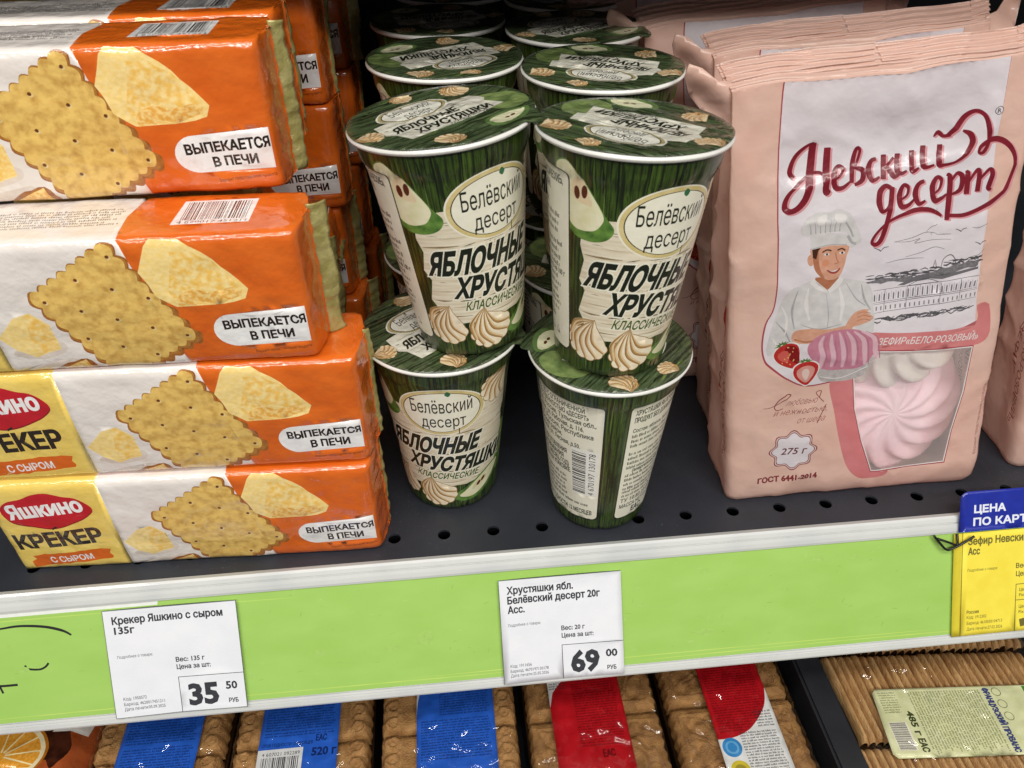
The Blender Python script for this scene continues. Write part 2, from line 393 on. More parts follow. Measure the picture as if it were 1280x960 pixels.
# ------------------------------------------------------------------ price cards
def card_S(n0, curl=.0008, seed=0, u0=0, u1=1):
    def S(u, v):
        t = (u - u0) / (u1 - u0)
        return rp_(u / 1000, -v / 1000, n0 + curl * (abs(t - .5) * 2) ** 3 + .00025 * nz3(u / 35 + seed, v / 35))
    return S
def card(name, dom, base, draw, n0, label, cat, group=None, seed=0, curl=.0013):
    a = Art(dom, base, 5); draw(a)
    us = [p[0] for p in dom] if isinstance(dom[0], tuple) else dom[:2]
    o = sheet(name, a, card_S(n0, curl, seed, min(us), max(us)))
    md = o.modifiers.new('paper', 'SOLIDIFY'); md.thickness = .0003; md.offset = -1
    return tag(o, label, cat, group)
PAPER = pm('paper', '#e4e6ea', '#dfe1e6', (.6, .6)); TXT = pm('paper', '#2b2d33', '#34363c', (6, 6)); TXG = pm('paper', '#5a5c62')
def tag_text(a, T):
    for t, x, y, h, wd, b, c in T: a.text(t, x, y, h, c, w=wd, bold=b)
def tag_one(a):
    u0, u1, v0, v1 = a.dom
    for q in [(u0, v0, u1, v0 + .3), (u0, v1 - .3, u1, v1), (u0, v0, u0 + .3, v1), (u1 - .3, v0, u1, v1)]: a.rect(*q, TXG)
    tag_text(a, [('Крекер Яшкино с сыром', -230.3, -15.3, 4.7, 65, .22, TXT), ('135г', -229.7, -21.6, 4.5, 11.4, .22, TXT), ('Подробнее о товаре:', -230, -37.3, 1.9, 20.6, .02, TXG),
        ('Код: 1950572', -229.8, -64.7, 2.1, 13.6, .03, TXG), ('Баркод: 4620017451211', -229.8, -68.2, 2.1, 24, .03, TXG), ('Дата печати:05.09.2025', -229.8, -71.5, 2.1, 24, .03, TXG),
        ('Вес: 135 г', -196.2, -42.8, 3.0, 17.1, .12, TXT), ('Цена за шт:', -196.2, -47.6, 3.0, 20.2, .12, TXT), ('35', -190.4, -71.5, 13.6, 16.6, .85, TXT), ('50', -168, -63.1, 5, 6.6, .25, TXT), ('РУБ', -167.2, -72.1, 2.8, 5.7, .12, TXT)])
    a.rect(-196.2, v0, -195.8, -52.8, TXT); a.rect(-196.2, -53, u1, -52.6, TXT)
def tag_two(a):
    u0, u1, v0, v1 = a.dom
    for q in [(u0, v1 - .25, u1, v1), (u0, v0, u0 + .25, v1)]: a.rect(*q, TXG)
    tag_text(a, [('Хрустяшки ябл.', 9, -17.8, 4.8, 41.6, .22, TXT), ('Белёвский десерт 20г', 9, -24.3, 4.8, 58.5, .22, TXT), ('Асс.', 8.9, -30.6, 4.8, 10.4, .22, TXT), ('Подробнее о товаре:', 8.5, -39.5, 1.9, 20.6, .02, TXG),
        ('Код: 1911656', 8.4, -66.9, 2.1, 13.6, .03, TXG), ('Баркод: 4670197130178', 8.3, -70.3, 2.1, 24.4, .03, TXG), ('Дата печати:25.05.2026', 8.3, -73.4, 2.1, 24.4, .03, TXG),
        ('Вес: 20 г', 42.2, -45, 3.0, 14.8, .12, TXT), ('Цена за шт:', 42.2, -50, 3.0, 20.2, .12, TXT), ('69', 48, -73.6, 14, 17, .85, TXT), ('00', 70.1, -65.1, 5, 7, .25, TXT), ('РУБ', 70.6, -74, 2.8, 5.7, .12, TXT)])
    a.rect(41.8, v0, 42.2, -54.9, TXT); a.rect(41.8, -55.1, u1, -54.7, TXT)
YEL = pm('paper', '#f1df4a', '#ead63e', (.7, .7)); YTX = pm('paper', '#6a6326'); YED = pm('paper', '#d6c52e')
def tag_yellow(a):
    a.rect(302, -74.6, 307.8, -3.4, YED); a.rect(307.8, -74.6, 308.3, -3.4, YTX)
    tag_text(a, [('Зефир Невский десерт', 312, -11.6, 5, 62, .22, YTX), ('Асс', 312.2, -18.4, 4.8, 7.8, .22, YTX), ('Подробнее о товаре:', 312, -30, 1.9, 21, .02, YTX), ('Россия', 312.4, -59.4, 2.3, 8.4, .1, YTX),
        ('Код: 1912302', 312.5, -63, 2.2, 13.8, .03, YTX), ('Баркод: 4610030104713', 312.6, -67.1, 2.2, 24.8, .03, YTX), ('Дата печати:27.02.2026', 312.6, -71.2, 2.2, 25, .03, YTX),
        ('Вес: 275 г', 345.8, -30.4, 3.4, 19, .12, YTX), ('Цена за шт:', 346, -36, 3.4, 22, .12, YTX), ('Цена', 348.6, -46.6, 2.2, 6, .05, YTX), ('Fix Price', 348.6, -50.3, 2.2, 11, .05, YTX), ('Цена', 348.8, -58.5, 2.2, 6, .05, YTX), ('Fix Price', 348.8, -62.2, 2.2, 11, .05, YTX)])
    a.rect(346, -74.6, 346.5, -41.6, YTX); a.rect(346, -41.9, 393, -41.4, YTX); a.rect(346, -53, 393, -52.5, YTX)
    a.poly([(349.2, -66.4), (360, -64.4), (360.6, -70), (350.2, -71.8)], YTX)
card('price_tag', (-235.3, -156.3, -75.8, -6), PAPER, tag_one, .0026, 'white paper price card reading 35 50 under the orange cracker packs', 'price tag', 'white price cards on the rail', 1)
card('price_tag', (3.8, 81.3, -77.8, -8.2), PAPER, tag_two, .0026, 'white paper price card reading 69 00 under the green cups', 'price tag', 'white price cards on the rail', 4)
card('price_tag', (302, 393, -74.6, -3.4), YEL, tag_yellow, .0026, 'yellow paper price card under the blue card at the right end', 'price tag', None, 7, .0003)
BLUE = pm('gloss', '#23319c', '#1d2a8f', (1, 1)); CW = pm('gloss', '#e6eaf4')
def blue_draw(a):
    a.text('ЦЕНА', 314.8, 10.3, 5.0, CW, w=21.3, bold=.28); a.text('ПО КАРТЕ', 314.5, 1.7, 5.0, CW, w=41.5, bold=.28); a.text('%', 350.5, 13.4, 5.4, CW, bold=.1)
dom = [(304.4, -2.2), (393, -2.2), (393, 24.6), (310.5, 24.9), (307.6, 24.2), (305.8, 22.6), (305.1, 20.0)]
card('discount_card', dom, BLUE, blue_draw, .0036, 'glossy dark blue card with white capitals standing above the yellow price card', 'card', None, 2, .0004)
BLK = solid('black_wire', '#121212', .35)
vs1, fs1 = tube('', [rp_(x / 1000, s / 1000, n / 1000) for x, s, n in smooth([(287.5, 2.6, 4), (291, 7.5, 4.6), (295.8, 12.6, 5), (301, 11.6, 5), (307, 9, 5), (313.4, 4.4, 6.5)], 5)], .0008, BLK)
vs2, fs2 = tube('', [rp_(x / 1000, s / 1000, n / 1000) for x, s, n in smooth([(289.5, 4.6, 5), (296, 7.2, 5.6), (302, 9.7, 5.6), (303, 6.5, 5), (303.3, 2.8, 4)], 5)], .0008, BLK)
tag(mesh_obj('wire_clip', vs1 + vs2, fs1 + [tuple(i + len(vs1) for i in f) for f in fs2], BLK), 'thin black bent wire clip hooked on the rail left of the blue card', 'clip')

# ------------------------------------------------------------------ cracker packs
L_, D_, H_ = 222.0, 50.0, 72.6
P_ = 2 * (H_ + D_)
def loop_pt(v):
    v %= P_
    if v < H_: return (0, v)
    v -= H_
    if v < D_: return (v, H_)
    v -= D_
    if v < H_: return (D_, H_ - v)
    return (D_ - (v - H_), 0)
OFFS = [-4.2, -2.8, -1.4, 0, 1.4, 2.8, 4.2]
def pack_S(seed):
    def S(u, v):
        y = z = 0
        for k in OFFS: a_, b_ = loop_pt(v + k); y += a_; z += b_
        y /= len(OFFS); z /= len(OFFS)
        f = v % P_
        mid = max(0, math.sin(PI * min(max(u / L_, 0), 1)))
        if f < H_: y -= 1.6 * math.sin(PI * f / H_) * mid ** .4
        near = max(0, 1 - abs(f - H_) / 10)                                   # the loose front top edge
        wr = .75 * nz3(u / 26, v / 15, seed) + .35 * nz3(u / 9, v / 6, seed + 5) + near * .7 * nz3(u / 16, v / 30, seed + 9)
        wr += max(0, 1 - abs(u - 206) / 26) * (.55 * nz3(u / 4.5, v / 26, seed + 13) + .35 * nz3(u / 3.1, v / 40, seed + 17)) + max(0, 1 - abs(u + 0 - 12) / 24) * .5 * nz3(u / 4.5, v / 26, seed + 19)
        rd = max(0, 1 - 2.6 * abs(nz3(u / 34, v / 22, seed + 31))); wr += .55 * rd ** 5 * (1 if v > H_ - 6 or u > 180 or u < 20 else .25)
        cy, cz = y - D_ / 2, z - H_ / 2; l = math.hypot(cy, cz)
        y += cy / l * wr; z += cz / l * wr * .6
        if z < .1: z = .1
        x = u
        for s_, e0 in ((1, u - L_), (-1, -u)):
            if e0 > -9:
                e = 2.2 * math.log1p(math.exp(e0 / 2.2)); g = min(1, e / (D_ / 2))
                x = x - s_ * (e - e * .13)
                y = D_ / 2 + (y - D_ / 2) * (1 - g * .97)
                q = min(1, e / 8)
                x += s_ * q * (.7 * nz3(v / 2.6, u / 14, seed + 3) + .9 * nz3(v / 7, u / 9, seed + 4))
                y += q * 1.0 * nz3(v / 3.2, u / 10, seed + 7)
        return Vector((x, y, z)) / 1000
    return S
ORANGE = pm('film', '#dc6a1e', '#d25f15', (.5, .7)); YELLOW = pm('film', '#eccf6e', '#e6c660', (.6, .6)); WHT = pm('film', '#e9e2dc', '#e0d6ce', (.35, .5), .3, .75)
CRK = pm('film', '#e6c06a', '#bb8d42', (2.0, 2.0), .42, .74, 8); CRE = pm('film', '#8c4f1e', '#a86a2c', (3, 3)); CDOT = pm('film', '#6b3a17'); CDH = pm('film', '#e2c98c')
CHL = pm('film', '#f6dc98', '#f0cf7c', (4, 4)); CHD = pm('film', '#eebf5e', '#f5dc98', (3, 3), .4, .62, 8); CHO = pm('film', '#e2a648', '#f2d084', (4, 4), .42, .6, 8)
RED = pm('film', '#c4202c', '#b81b27', (1, 1)); FBLK = pm('film', '#2c211b'); FWH = pm('film', '#f0eeec'); GREYT = pm('film', '#77726e'); SHAD = pm('film', '#d3c6ba', '#dccfc4', (1, 1))
def cracker(a, T, Lf, R):
    T, Lf, R = Vector(T), Vector(Lf), Vector(R); B = Lf + R - T; C = (T + B) / 2
    def outline(sc, amp, n=8):
        pts = []; q = [T, Lf, B, R]
        for i in range(4):
            p0, p1 = q[i], q[(i + 1) % 4]; d = p1 - p0; nrm = Vector((d.y, -d.x)).normalized()
            if nrm.dot((p0 + p1) / 2 - C) < 0: nrm = -nrm
            for k in range(n * 5):
                t = k / (n * 5); p = p0 + d * t + nrm * (amp * abs(math.sin(PI * n * t)) - amp * .4)
                pts.append(tuple(C + (p - C) * sc))
        return pts
    a.poly(outline(1.0, 2.4), CRE); a.poly([(x - .5, y + .6) for x, y in outline(.975, 2.3)], pm('film', '#b47d34', '#97602a', (3, 3))); a.poly([(x - 1.0, y + 1.3) for x, y in outline(.94, 2.2)], CRK)
    ex, ey = (Lf - T), (R - T)
    for i in range(5):
        for j in range(5):
            p = T + ex * ((i + .5) / 5) + ey * ((j + .5) / 5)
            if (i + j) % 2 == 0 or True:
                if (i * 3 + j) % 2: continue
            a.poly(ell(p.x + .5, p.y - .5, 1.15, 1.0, n=10), CDH); a.poly(ell(p.x, p.y, .95, .9, n=10), CDOT)
def jag(pts, amp, seed, n=5):
    r = random.Random(seed); out = []
    for i in range(len(pts)):
        p, q = Vector(pts[i]), Vector(pts[(i + 1) % len(pts)]); l = (q - p).length; m_ = max(1, int(l / n))
        for k in range(m_): out.append(tuple(p + (q - p) * (k / m_) + Vector((r.uniform(-amp, amp), r.uniform(-amp, amp)))))
    return out
def pack_art():
    a = Art((-28, L_ + 28, -22, P_ - 22), ORANGE, 3.0)
    a.poly([(-28, -1.5), (67, -1.5), (66, 73), (64, 130), (-28, 130)], YELLOW)
    a.poly([(67, -1.5), (66, 73), (64, 130), (142, 130), (141, 112), (138.6, 96), (139.6, 73), (146, 50), (156, 0), (157, -1.5)], WHT)
    a.poly([(69, -1.5), (84, 6), (100, 9), (112, 4), (120, -1.5)], SHAD); a.blob([(72, 12), (84, 9), (98, 13), (97, 19), (80, 18)], SHAD)
    cracker(a, (135.3, 72.6), (90.3, 44.8), (167.2, 16.4))
    a.poly(jag([(152, 68.9), (154.6, 73), (167.7, 72), (181, 61), (194.8, 44.6), (192.5, 39), (176.8, 36), (159, 35.6), (151, 42.5), (145.6, 55.7)], .5, 3), CHL)
    a.poly(jag([(163, 66), (172, 66), (181, 59), (193.6, 44), (191.5, 39.8), (177, 36.8), (160, 36.4), (157, 44)], .8, 4), CHD)
    a.poly(jag([(160, 40), (168, 46), (176, 43), (186, 46), (192, 43), (190, 40), (177, 37.4), (161, 37)], .9, 9, 3), CHO)
    a.poly(jag([(68.6, 22.6), (79.9, 33.8), (88, 36.4), (95.4, 29.8), (96.4, 14.6), (82.5, 10.2), (74.5, 15.2)], .4, 5), CHL)
    a.poly(jag([(84.5, 34), (88, 36), (95, 29.6), (96, 15), (83.5, 11)], .6, 6), CHD)
    a.poly(jag([(85, -2), (91, 3), (96.6, 6.1), (106.8, 8.6), (111.5, .4), (110, -2)], .6, 7, 3), CRE); a.poly(jag([(90, -2), (97, 4.6), (106, 7.4), (109, -2)], .6, 8, 3), CHO)
    # brand lozenge and name
    lz = [(7, 54), (13, 60.5), (22, 62.6), (29, 65.4), (37, 66), (45, 63), (53, 60.6), (59.4, 52.8), (54, 46.6), (46, 42.6), (37, 39.4), (29, 38.6), (20, 41.6), (11, 44.6)]
    a.blob([(30 + (x - 33) * 1.0 + 3, y - .9) for x, y in lz], pm('film', '#8f1520')); a.blob(lz, RED)
    a.text('Яшкино', 11.5, 47, 10.6, FWH, w=43, rot=.10, bold=.55)
    a.text('КРЕКЕР', 6.5, 20.5, 12.6, FBLK, w=51, rot=.075, bold=.75, shear=.06); a.stroke([(31.5, 37.6), (34.8, 39.6)], 1.2, FBLK, n=1)
    a.poly(jag([(9, 3.6), (57.5, 8.6), (58.5, 11), (56.6, 13), (58.4, 17), (53, 18.2), (11.4, 14.2), (11.8, 11), (8.6, 9)], .5, 11, 3), ORANGE)
    a.text('С СЫРОМ', 20.4, 6.8, 5.0, FWH, w=26, rot=.085, bold=.14)
    # white badge
    bd = [(220.6, 11.4), (220.6, 32.2)] + [(183.4 + 10.3 * math.cos(t), 20.6 + 9.6 * math.sin(t)) for t in np.linspace(PI * .5, PI * 1.5, 16)]
    a.poly(bd, FWH)
    a.text('ВЫПЕКАЕТСЯ', 178.6, 21.2, 4.9, FBLK, w=41.2, rot=.045, bold=.3); a.text('В ПЕЧИ', 190.6, 14.0, 4.9, FBLK, w=21.6, rot=.045, bold=.3)
    a.text('Вариант представления продукта', 191, 6.0, 1.7, FBLK, w=29.5, rot=.06)
    # top face: barcode and small print
    a.poly([(161.5, 85.5), (198.5, 86), (199, 112), (162.6, 112)], FWH); a.barcode(165, 90.6, 31, 20, FBLK, 4); a.text('4 620017 451211', 164, 86.6, 3.2, FBLK, w=33)
    a.lines(70, 104, 66, 7, 2.7, 1.9, GREYT, .015, 3); a.lines(-12, 106, 74, 9, 2.7, 1.9, pm('film', '#9a8a52'), 0, 5)
    return a
GOLD = solid('gold_film_inside', '#a39a58', .35, '#bdb578', 120, .5, 300, metal=.25, coat=.3)
def fin(parent, x0, sgn, seed, ln=8):
    """the crimped seal standing out from the end of a pack"""
    def F(i, j):
        v = -1.5 + (H_ + 3) * j; e = i * ln * (1 + .55 * nz3(v / 24, 4, seed))
        bend = (4 + .35 * ln) * i * i * (.8 + .6 * nz3(v / 30, seed)) + q_ * nz3(v / 22, 3, seed)
        return Vector((x0 + sgn * (e * .85 + .9 * i * nz3(v / 5, seed, 1)), D_ / 2 + bend + .8 * nz3(v / 4.5, e / 9, seed) + 1.6 * i * nz3(v / 14, 8, seed), .6 + v * (1 - .012 * i) + .5)) / 1000
    q_ = 1.5
    o = grid_mesh('end_seal', 9, 60, F, GOLD, parent); md = o.modifiers.new('film', 'SOLIDIFY'); md.thickness = .0006; return o
def make_pack(seed, ln=8):
    p = empty('cracker_pack'); sheet('wrapper', pack_art(), pack_S(seed), p)
    fin(p, L_ + 2.4, 1, seed, ln); fin(p, -2.4, -1, seed + 2, ln); return p
GP = 'orange and yellow cracker packs stacked on the shelf'
def place_pack(p, xr, y, z, yaw, label, roll=0):
    p.rotation_euler = (roll, 0, yaw); c = Vector((xr, y, z)); p.location = c - Matrix.Rotation(yaw, 3, 'Z') @ Vector((L_ / 1000, 0, 0)); tag(p, label, 'cracker pack', GP)
packs = [make_pack(s, l) for s, l in ((11.3, 2.2), (23.7, 3.0), (37.1, 10.5), (51.9, 8))]
place_pack(packs[0], -.0677, .0160, 0, -.029, 'lowest front cracker pack with its whole red logo showing, lying on the dark shelf')
place_pack(packs[1], -.0662, .0200, .0735, -.029, 'second lowest front cracker pack, its red logo cut by the left photo edge')
place_pack(packs[2], -.0845, .0225, .147, -.020, 'cracker pack second from the top of the front stack, printed barcode showing on its top')
place_pack(packs[3], -.0950, .0710, .2205, .015, 'topmost cracker pack of the front stack, set back from the one below it')
rowl = ['second', 'third', 'fourth']; levl = ['bottom', 'second lowest', 'second highest', 'topmost']
for r_, (y0, dx) in enumerate([(.128, .002), (.205, .013), (.285, .020)]):
    for k in range(4):
        if r_ == 0 and k == 2: continue
        p = dup(packs[(k + r_ + 1) % 4]); jx = [.004, -.003, .002, 0][k]
        place_pack(p, -.0985 + dx + jx, y0 + [.0, .004, .002, 0][k], .0735 * k, [.01, -.02, .015, .0][k], '%s cracker pack of the %s stack back from the shelf edge, in shadow' % (levl[k], rowl[r_]))
p = dup(packs[1]); place_pack(p, -.0935, .180, .1475, .0, 'cracker pack lying with its white badge turned up behind the front stack', -PI / 2)

# ------------------------------------------------------------------ apple crisp cups
CH = 125.8; RM = 36.0; KP = RM * PI / 180                       # mm of print per degree round the cup
def cup_r(v):
    pts = [(-1, 27.5), (0, 29.2), (2.2, 30.5), (4, 30.8), (110.5, 41.6), (112.3, 43.2), (114, 43.7), (125.8, 45.0)]
    return float(np.interp(v, [p[0] for p in pts], [p[1] for p in pts]))
def cup_S(u, v):
    f = u / RM; r = cup_r(v) + .12 * nz3(u / 14, v / 18)
    return Vector((r * math.sin(f), -r * math.cos(f), max(v, 0))) / 1000
def bark(kind, sx, sy):
    key = ('bark', kind, sx, sy)
    if key in MATS: return MATS[key]
    m = pm(kind, '#18210d', '#41561d', (sx, sy), .38, .66, 3).copy(); m.name = 'print_green_bark'
    rp = [n for n in m.node_tree.nodes if n.type == 'VALTORGB'][0].color_ramp
    e = rp.elements.new(.47); e.color = lin('#22300f'); e = rp.elements.new(.5); e.color = lin('#364a18'); e = rp.elements.new(.57); e.color = lin('#40551d')
    e = rp.elements.new(.59); e.color = lin('#1f2c0e')
    MATS[key] = m; return m
BARK = bark('cup', 7.5, .33)
CREAM = pm('cup', '#f0ecd9', '#eae6d0', (1, 1)); CINK = pm('cup', '#1b2114'); WOOD = pm('cup', '#ebe2cb', '#c4b391', (.35, 6), .35, .85, 5); WLN = pm('cup', '#8d7a57'); WDK = pm('cup', '#2a2a1a')
TAN = pm('cup', '#cdb877', '#dccb94', (1.5, 1.5)); OLIVE = pm('cup', '#4d5d22'); AGR = pm('cup', '#5f8430', '#86a850', (1.2, 1.2)); AFL = pm('cup', '#ece7c6', '#e0dcaf', (1.4, 1.4)); ASK = pm('cup', '#43692a', '#6c9240', (2, 2))
SEED = pm('cup', '#5a2716'); MER = pm('cup', '#dcc092', '#e4cda4', (3, 3)); MEL = pm('cup', '#f6ebd3', '#eedcba', (3, 3)); MED = pm('cup', '#93703f')
def wrapT(a): a.T = lambda x, y: (x * KP, y)
def meringue(a, cx, cy, r, rot, seed, sy=1.0, mats=None):
    """a printed piped meringue: pale swirled ridges over a tan base (cx in degrees)"""
    rr = random.Random(seed); old = a.T; M, Lt, Dk = mats or (MER, MEL, MED); KN_ = 'lid' if mats else 'cup'
    c, s = math.cos(rot), math.sin(rot)
    a.T = lambda x, y: old_m(x, y)
    def old_m(x, y):
        X = x * c - y * s; Y = (x * s + y * c) * sy; return (cx * (KP if mats is None else 1) + X * r, cy + Y * r)
    tip = (-.10 + .2 * rr.random(), 1.08); out = []; nl = 7
    for k in range(43):                                 # lobed skirt from the right round the bottom to the left
        t = math.radians(22 - 224 * k / 42); lob = abs(math.sin(PI * nl * k / 42)); q = .90 + .12 * lob ** .7
        out.append((math.cos(t) * q, math.sin(t) * q * .86 - .08))
    out += [(-.62, .34), (-.40, .62), (-.20, .84), tip, (.14, .80), (.40, .60), (.66, .40)]
    a.poly([(x * 1.04, y * 1.04) for x, y in out], Dk); a.poly(out, Lt)
    for k in range(1, nl):
        t = math.radians(22 - 224 * k / nl); E = Vector((math.cos(t) * .92, math.sin(t) * .79 - .08)); P0 = Vector(tip); d = E - P0; pr = Vector((d.y, -d.x)) * .24
        for off, wd, mt, tp in ((.10, .20, M, [.05, .5, 1, .7]), (.05, .11, pm(KN_, '#b98e57'), [.05, .5, 1, .5]), (0, .045, Dk, [.3, 1, .6])):
            o_ = Vector((off, off * .2)); a.stroke([tuple(P0), tuple(P0 + d * .3 + pr * .7 + o_ * .4), tuple(P0 + d * .65 + pr + o_ * .8), tuple(E + o_ * .7)], wd, mt, taper=tp)
    a.T = old
def cup_art():
    U = 180 * KP; a = Art((-U, U, -1, CH), BARK, 3.2); wrapT(a)
    rr = random.Random(8)
    # bark: long dark and light lines down the cup
    BD = [pm('cup', '#11180a'), pm('cup', '#1a260d'), pm('cup', '#4a6322'), pm('cup', '#627c35'), pm('cup', '#0c1208')]
    for k in range(330):
        x = rr.uniform(-180, 180); y = rr.uniform(-10, 110); l = rr.uniform(10, 70); c_ = rr.choice([0, 0, 1, 2, 3, 4, 2, 0])
        a.stroke([(x, y), (x + rr.uniform(-.5, .5), y + l / 3), (x + rr.uniform(-.6, .6), y + l * .66), (x + rr.uniform(-.8, .8), y + l)], rr.uniform(.5, 1.7) * (1 if c_ in (0, 1, 4) else .8), BD[c_], n=2, taper=[.2, 1, .8, .2])
    # whole apple and planks on the front
    a.blob([(58, 58), (72, 64), (84, 56), (86, 36), (78, 24), (60, 26)], AGR)
    pl = [(-63, 91), (-40, 93.5), (0, 92.5), (40, 93), (68, 95), (70, 80), (66, 74), (69, 60), (64, 50), (66, 44), (60, 36), (62, 27), (30, 25.5), (0, 24.5), (-40, 24), (-64, 25), (-60, 34), (-66, 40), (-61, 52), (-66, 58), (-62, 70), (-66, 78)]
    a.poly(jag(pl, .5, 3, 8), WOOD)
    for y in (86.5, 73, 56, 39.5, 29):
        x = -62
        while x < 62:
            l = rr.uniform(9, 34); a.stroke([(x, y + rr.uniform(-.5, .5)), (x + l / 2, y + rr.uniform(-.4, .4)), (x + l, y + rr.uniform(-.5, .5))], rr.choice([.5, .8, 1.1]), WDK if rr.random() < .4 else WLN, n=3, taper=[.2, 1, .3]); x += l + rr.uniform(0, 8)
    for k in range(46):
        x = rr.uniform(-62, 50); y = rr.uniform(26, 91); l = rr.uniform(6, 22)
        a.stroke([(x, y), (x + l / 2, y + rr.uniform(-.6, .6)), (x + l, y + rr.uniform(-.4, .4))], rr.uniform(.2, .4), WLN, n=3, taper=[.2, 1, .2])
    # crest oval
    E = lambda k, kx=1: ell(0, 91.8, 39.8 * k * kx, 18.8 * k, 0, 64)
    a.poly(E(1), CREAM); a.poly(E(.965), TAN); a.poly(E(.865, 1.02), CINK); a.poly(E(.845, 1.02), CREAM)
    a.text('Белёвский', -27, 91.2, 10.6, CINK, w=54, rot=.018, bold=.07)
    a.text('десерт', -19, 79.6, 9.2, CINK, w=40, rot=.01, bold=.07)
    a.stroke([(14.6, 78), (14.6, 73)], .9, CINK, n=1)
    a.blob([(3.5, 106.6), (5.6, 108.8), (8.6, 107), (6.4, 104.8)], pm('cup', '#2f6b45'))
    for t, x, y, h, wd, rot in (('ЯБЛОЧНЫЕ', -61, 56.2, 13.4, 93, .006), ('ХРУСТЯШКИ', -42.5, 41.6, 12.2, 110, -.028)):
        a.text(t, x, y, h, CREAM, w=wd, rot=rot, bold=1.9, shear=.42); a.text(t, x, y, h, CINK, w=wd, rot=rot, bold=.95, shear=.42)
    a.text('КЛАССИЧЕСКИЕ', -35, 32.8, 5.4, CREAM, w=69, rot=-.02, bold=.7, shear=.4); a.text('КЛАССИЧЕСКИЕ', -35, 32.8, 5.4, OLIVE, w=69, rot=-.02, bold=.26, shear=.4)
    # apple wedge on the left with seeds
    a.blob([(-88, 113), (-80, 118.6), (-72, 117), (-60, 107), (-48, 95), (-41, 88.6), (-45, 83), (-56, 80.4), (-70, 81.5), (-80, 88), (-86, 100)], ASK)
    a.blob([(-86.5, 113), (-79, 118), (-72, 116.4), (-61, 107), (-49.5, 95.4), (-50.5, 90), (-57, 86), (-72, 86), (-82, 96)], AFL)
    a.blob([(-74, 108), (-66, 111.5), (-60, 104), (-58, 98.5), (-66, 99), (-72, 101)], pm('cup', '#e9d3ac'))
    for x, y, r in ((-69.5, 103.6, .2), (-63.6, 104.8, -.1)): a.poly(ell(x, y, 2.3, 3.3, r, 16), SEED)
    # half apple low on the right
    a.blob([(3, 14.5), (12, 9), (28, 8), (46, 13), (62, 22), (72, 33), (58, 34), (40, 30), (22, 22)], ASK); a.blob([(12, 13.6), (28, 11), (44, 15.6), (58, 23.6), (67, 32), (52, 31.6), (36, 26.4), (20, 18.5)], AFL)
    a.blob([(28, 17), (40, 20), (48, 25), (40, 26), (30, 21.5)], pm('cup', '#dcd3a2'))
    for x, y in ((36, 21.2), (42, 23.6)): a.poly(ell(x, y, 3.2, 1.6, .5, 14), SEED)
    meringue(a, 54, 101, 12, -.9, 4); meringue(a, -56.5, 22.5, 13, -.35, 1); meringue(a, -13, 18.2, 13.8, .3, 2)
    # two cream text panels at the back
    def panel(x0, x1, y0, y1):
        k = 6; q = []
        for cx_, cy_, t0 in ((x1 - k, y1 - k * KP, 0), (x0 + k, y1 - k * KP, 90), (x0 + k, y0 + k * KP, 180), (x1 - k, y0 + k * KP, 270)):
            for j in range(6): t = math.radians(t0 + 18 * j); q.append((cx_ + k * math.cos(t), cy_ + k * KP * math.sin(t)))
        cxm, cym = (x0 + x1) / 2, (y0 + y1) / 2
        a.poly([(cxm + (x - cxm) * (1 + 2.6 / (x1 - x0)), cym + (y - cym) * (1 + 2 / (y1 - y0))) for x, y in q], CINK); a.poly(q, CREAM)
    panel(-171, -77, 11.5, 111.5); panel(82, 168, 11.5, 112)
    T = lambda t, x, y, h, w_=None, b=.1: a.text(t, x, y, h, CINK, w=w_, bold=b)
    T('ХРУСТЯШКИ ЯБЛОЧНЫЕ «КЛАССИЧЕСКИЕ»,', -167, 104.4, 4.0, 84, .16); T('ПРОДУКТ БЕЗ ДОБАВЛЕНИЯ САХАРА.', -167, 98.6, 4.0, 66, .16)
    T('Состав: яблоки, белок яичный.', -167, 90.6, 3.0, 60); 
    a.lines(-167, 86, 82, 3, 4.1, 2.6, CINK, 0, 3); a.lines(-167, 71, 84, 4, 4.1, 2.6, CINK, 0, 4); a.lines(-167, 51.4, 84, 4, 4.1, 2.6, CINK, 0, 6)
    T('(энергетическая ценность на 100 г', -160, 55.2, 3.0, 78, .16); a.lines(-167, 36, 82, 2, 4, 2.5, CINK, 0, 9)
    T('ТУ 10.82.23-001-2026', -167, 26.6, 3.6, 66, .12); T('МАССА НЕТТО: 20 г', -167, 21, 3.6, 52, .12); T('ЕАС', -150, 14.4, 5.0, 15, .3)
    a.stroke([(-92, 18), (-95.4, 22), (-98.8, 18), (-92, 18)], .8, CINK, n=1); a.stroke([(-104, 18), (-107.4, 22), (-110.8, 18), (-104, 18)], .8, CINK, n=1)
    for k, (t, wd) in enumerate((('ОБЩЕСТВО С ОГРАНИЧЕННОЙ', 64), ('ОТВЕТСТВЕННОСТЬЮ «ДЕСЕРТ»', 66), ('301530, Россия, Тульская обл.,', 74), ('г. Белёв, ул. Рабочая, д. 116.', 62), ('301530, Россия, Республика', 72), ('Тульский район,', 40), ('п. Лесной, ул. Лесная, д.50.', 60))):
        T(t, 88 + (k % 2) * 1.5, 105 - k * 5.0, 3.7, wd, .12)
    for k, (t, wd) in enumerate((('ДАТА ИЗГОТОВЛЕНИЯ', 46), ('И УПАКОВЫВАНИЯ', 42), ('(ЧИСЛО, МЕСЯЦ, ГОД)', 48), ('УКАЗАНА НА УПАКОВКЕ.', 50))): T(t, 88, 66.5 - k * 5.2, 3.8, wd, .16)
    a.lines(88, 44, 46, 5, 4.0, 2.6, CINK, 0, 12); a.lines(88, 23.4, 72, 1, 4, 2.6, CINK, 0, 13); T('СРОК ГОДНОСТИ: 12 МЕСЯЦЕВ', 92, 15.4, 4.2, 70, .16)
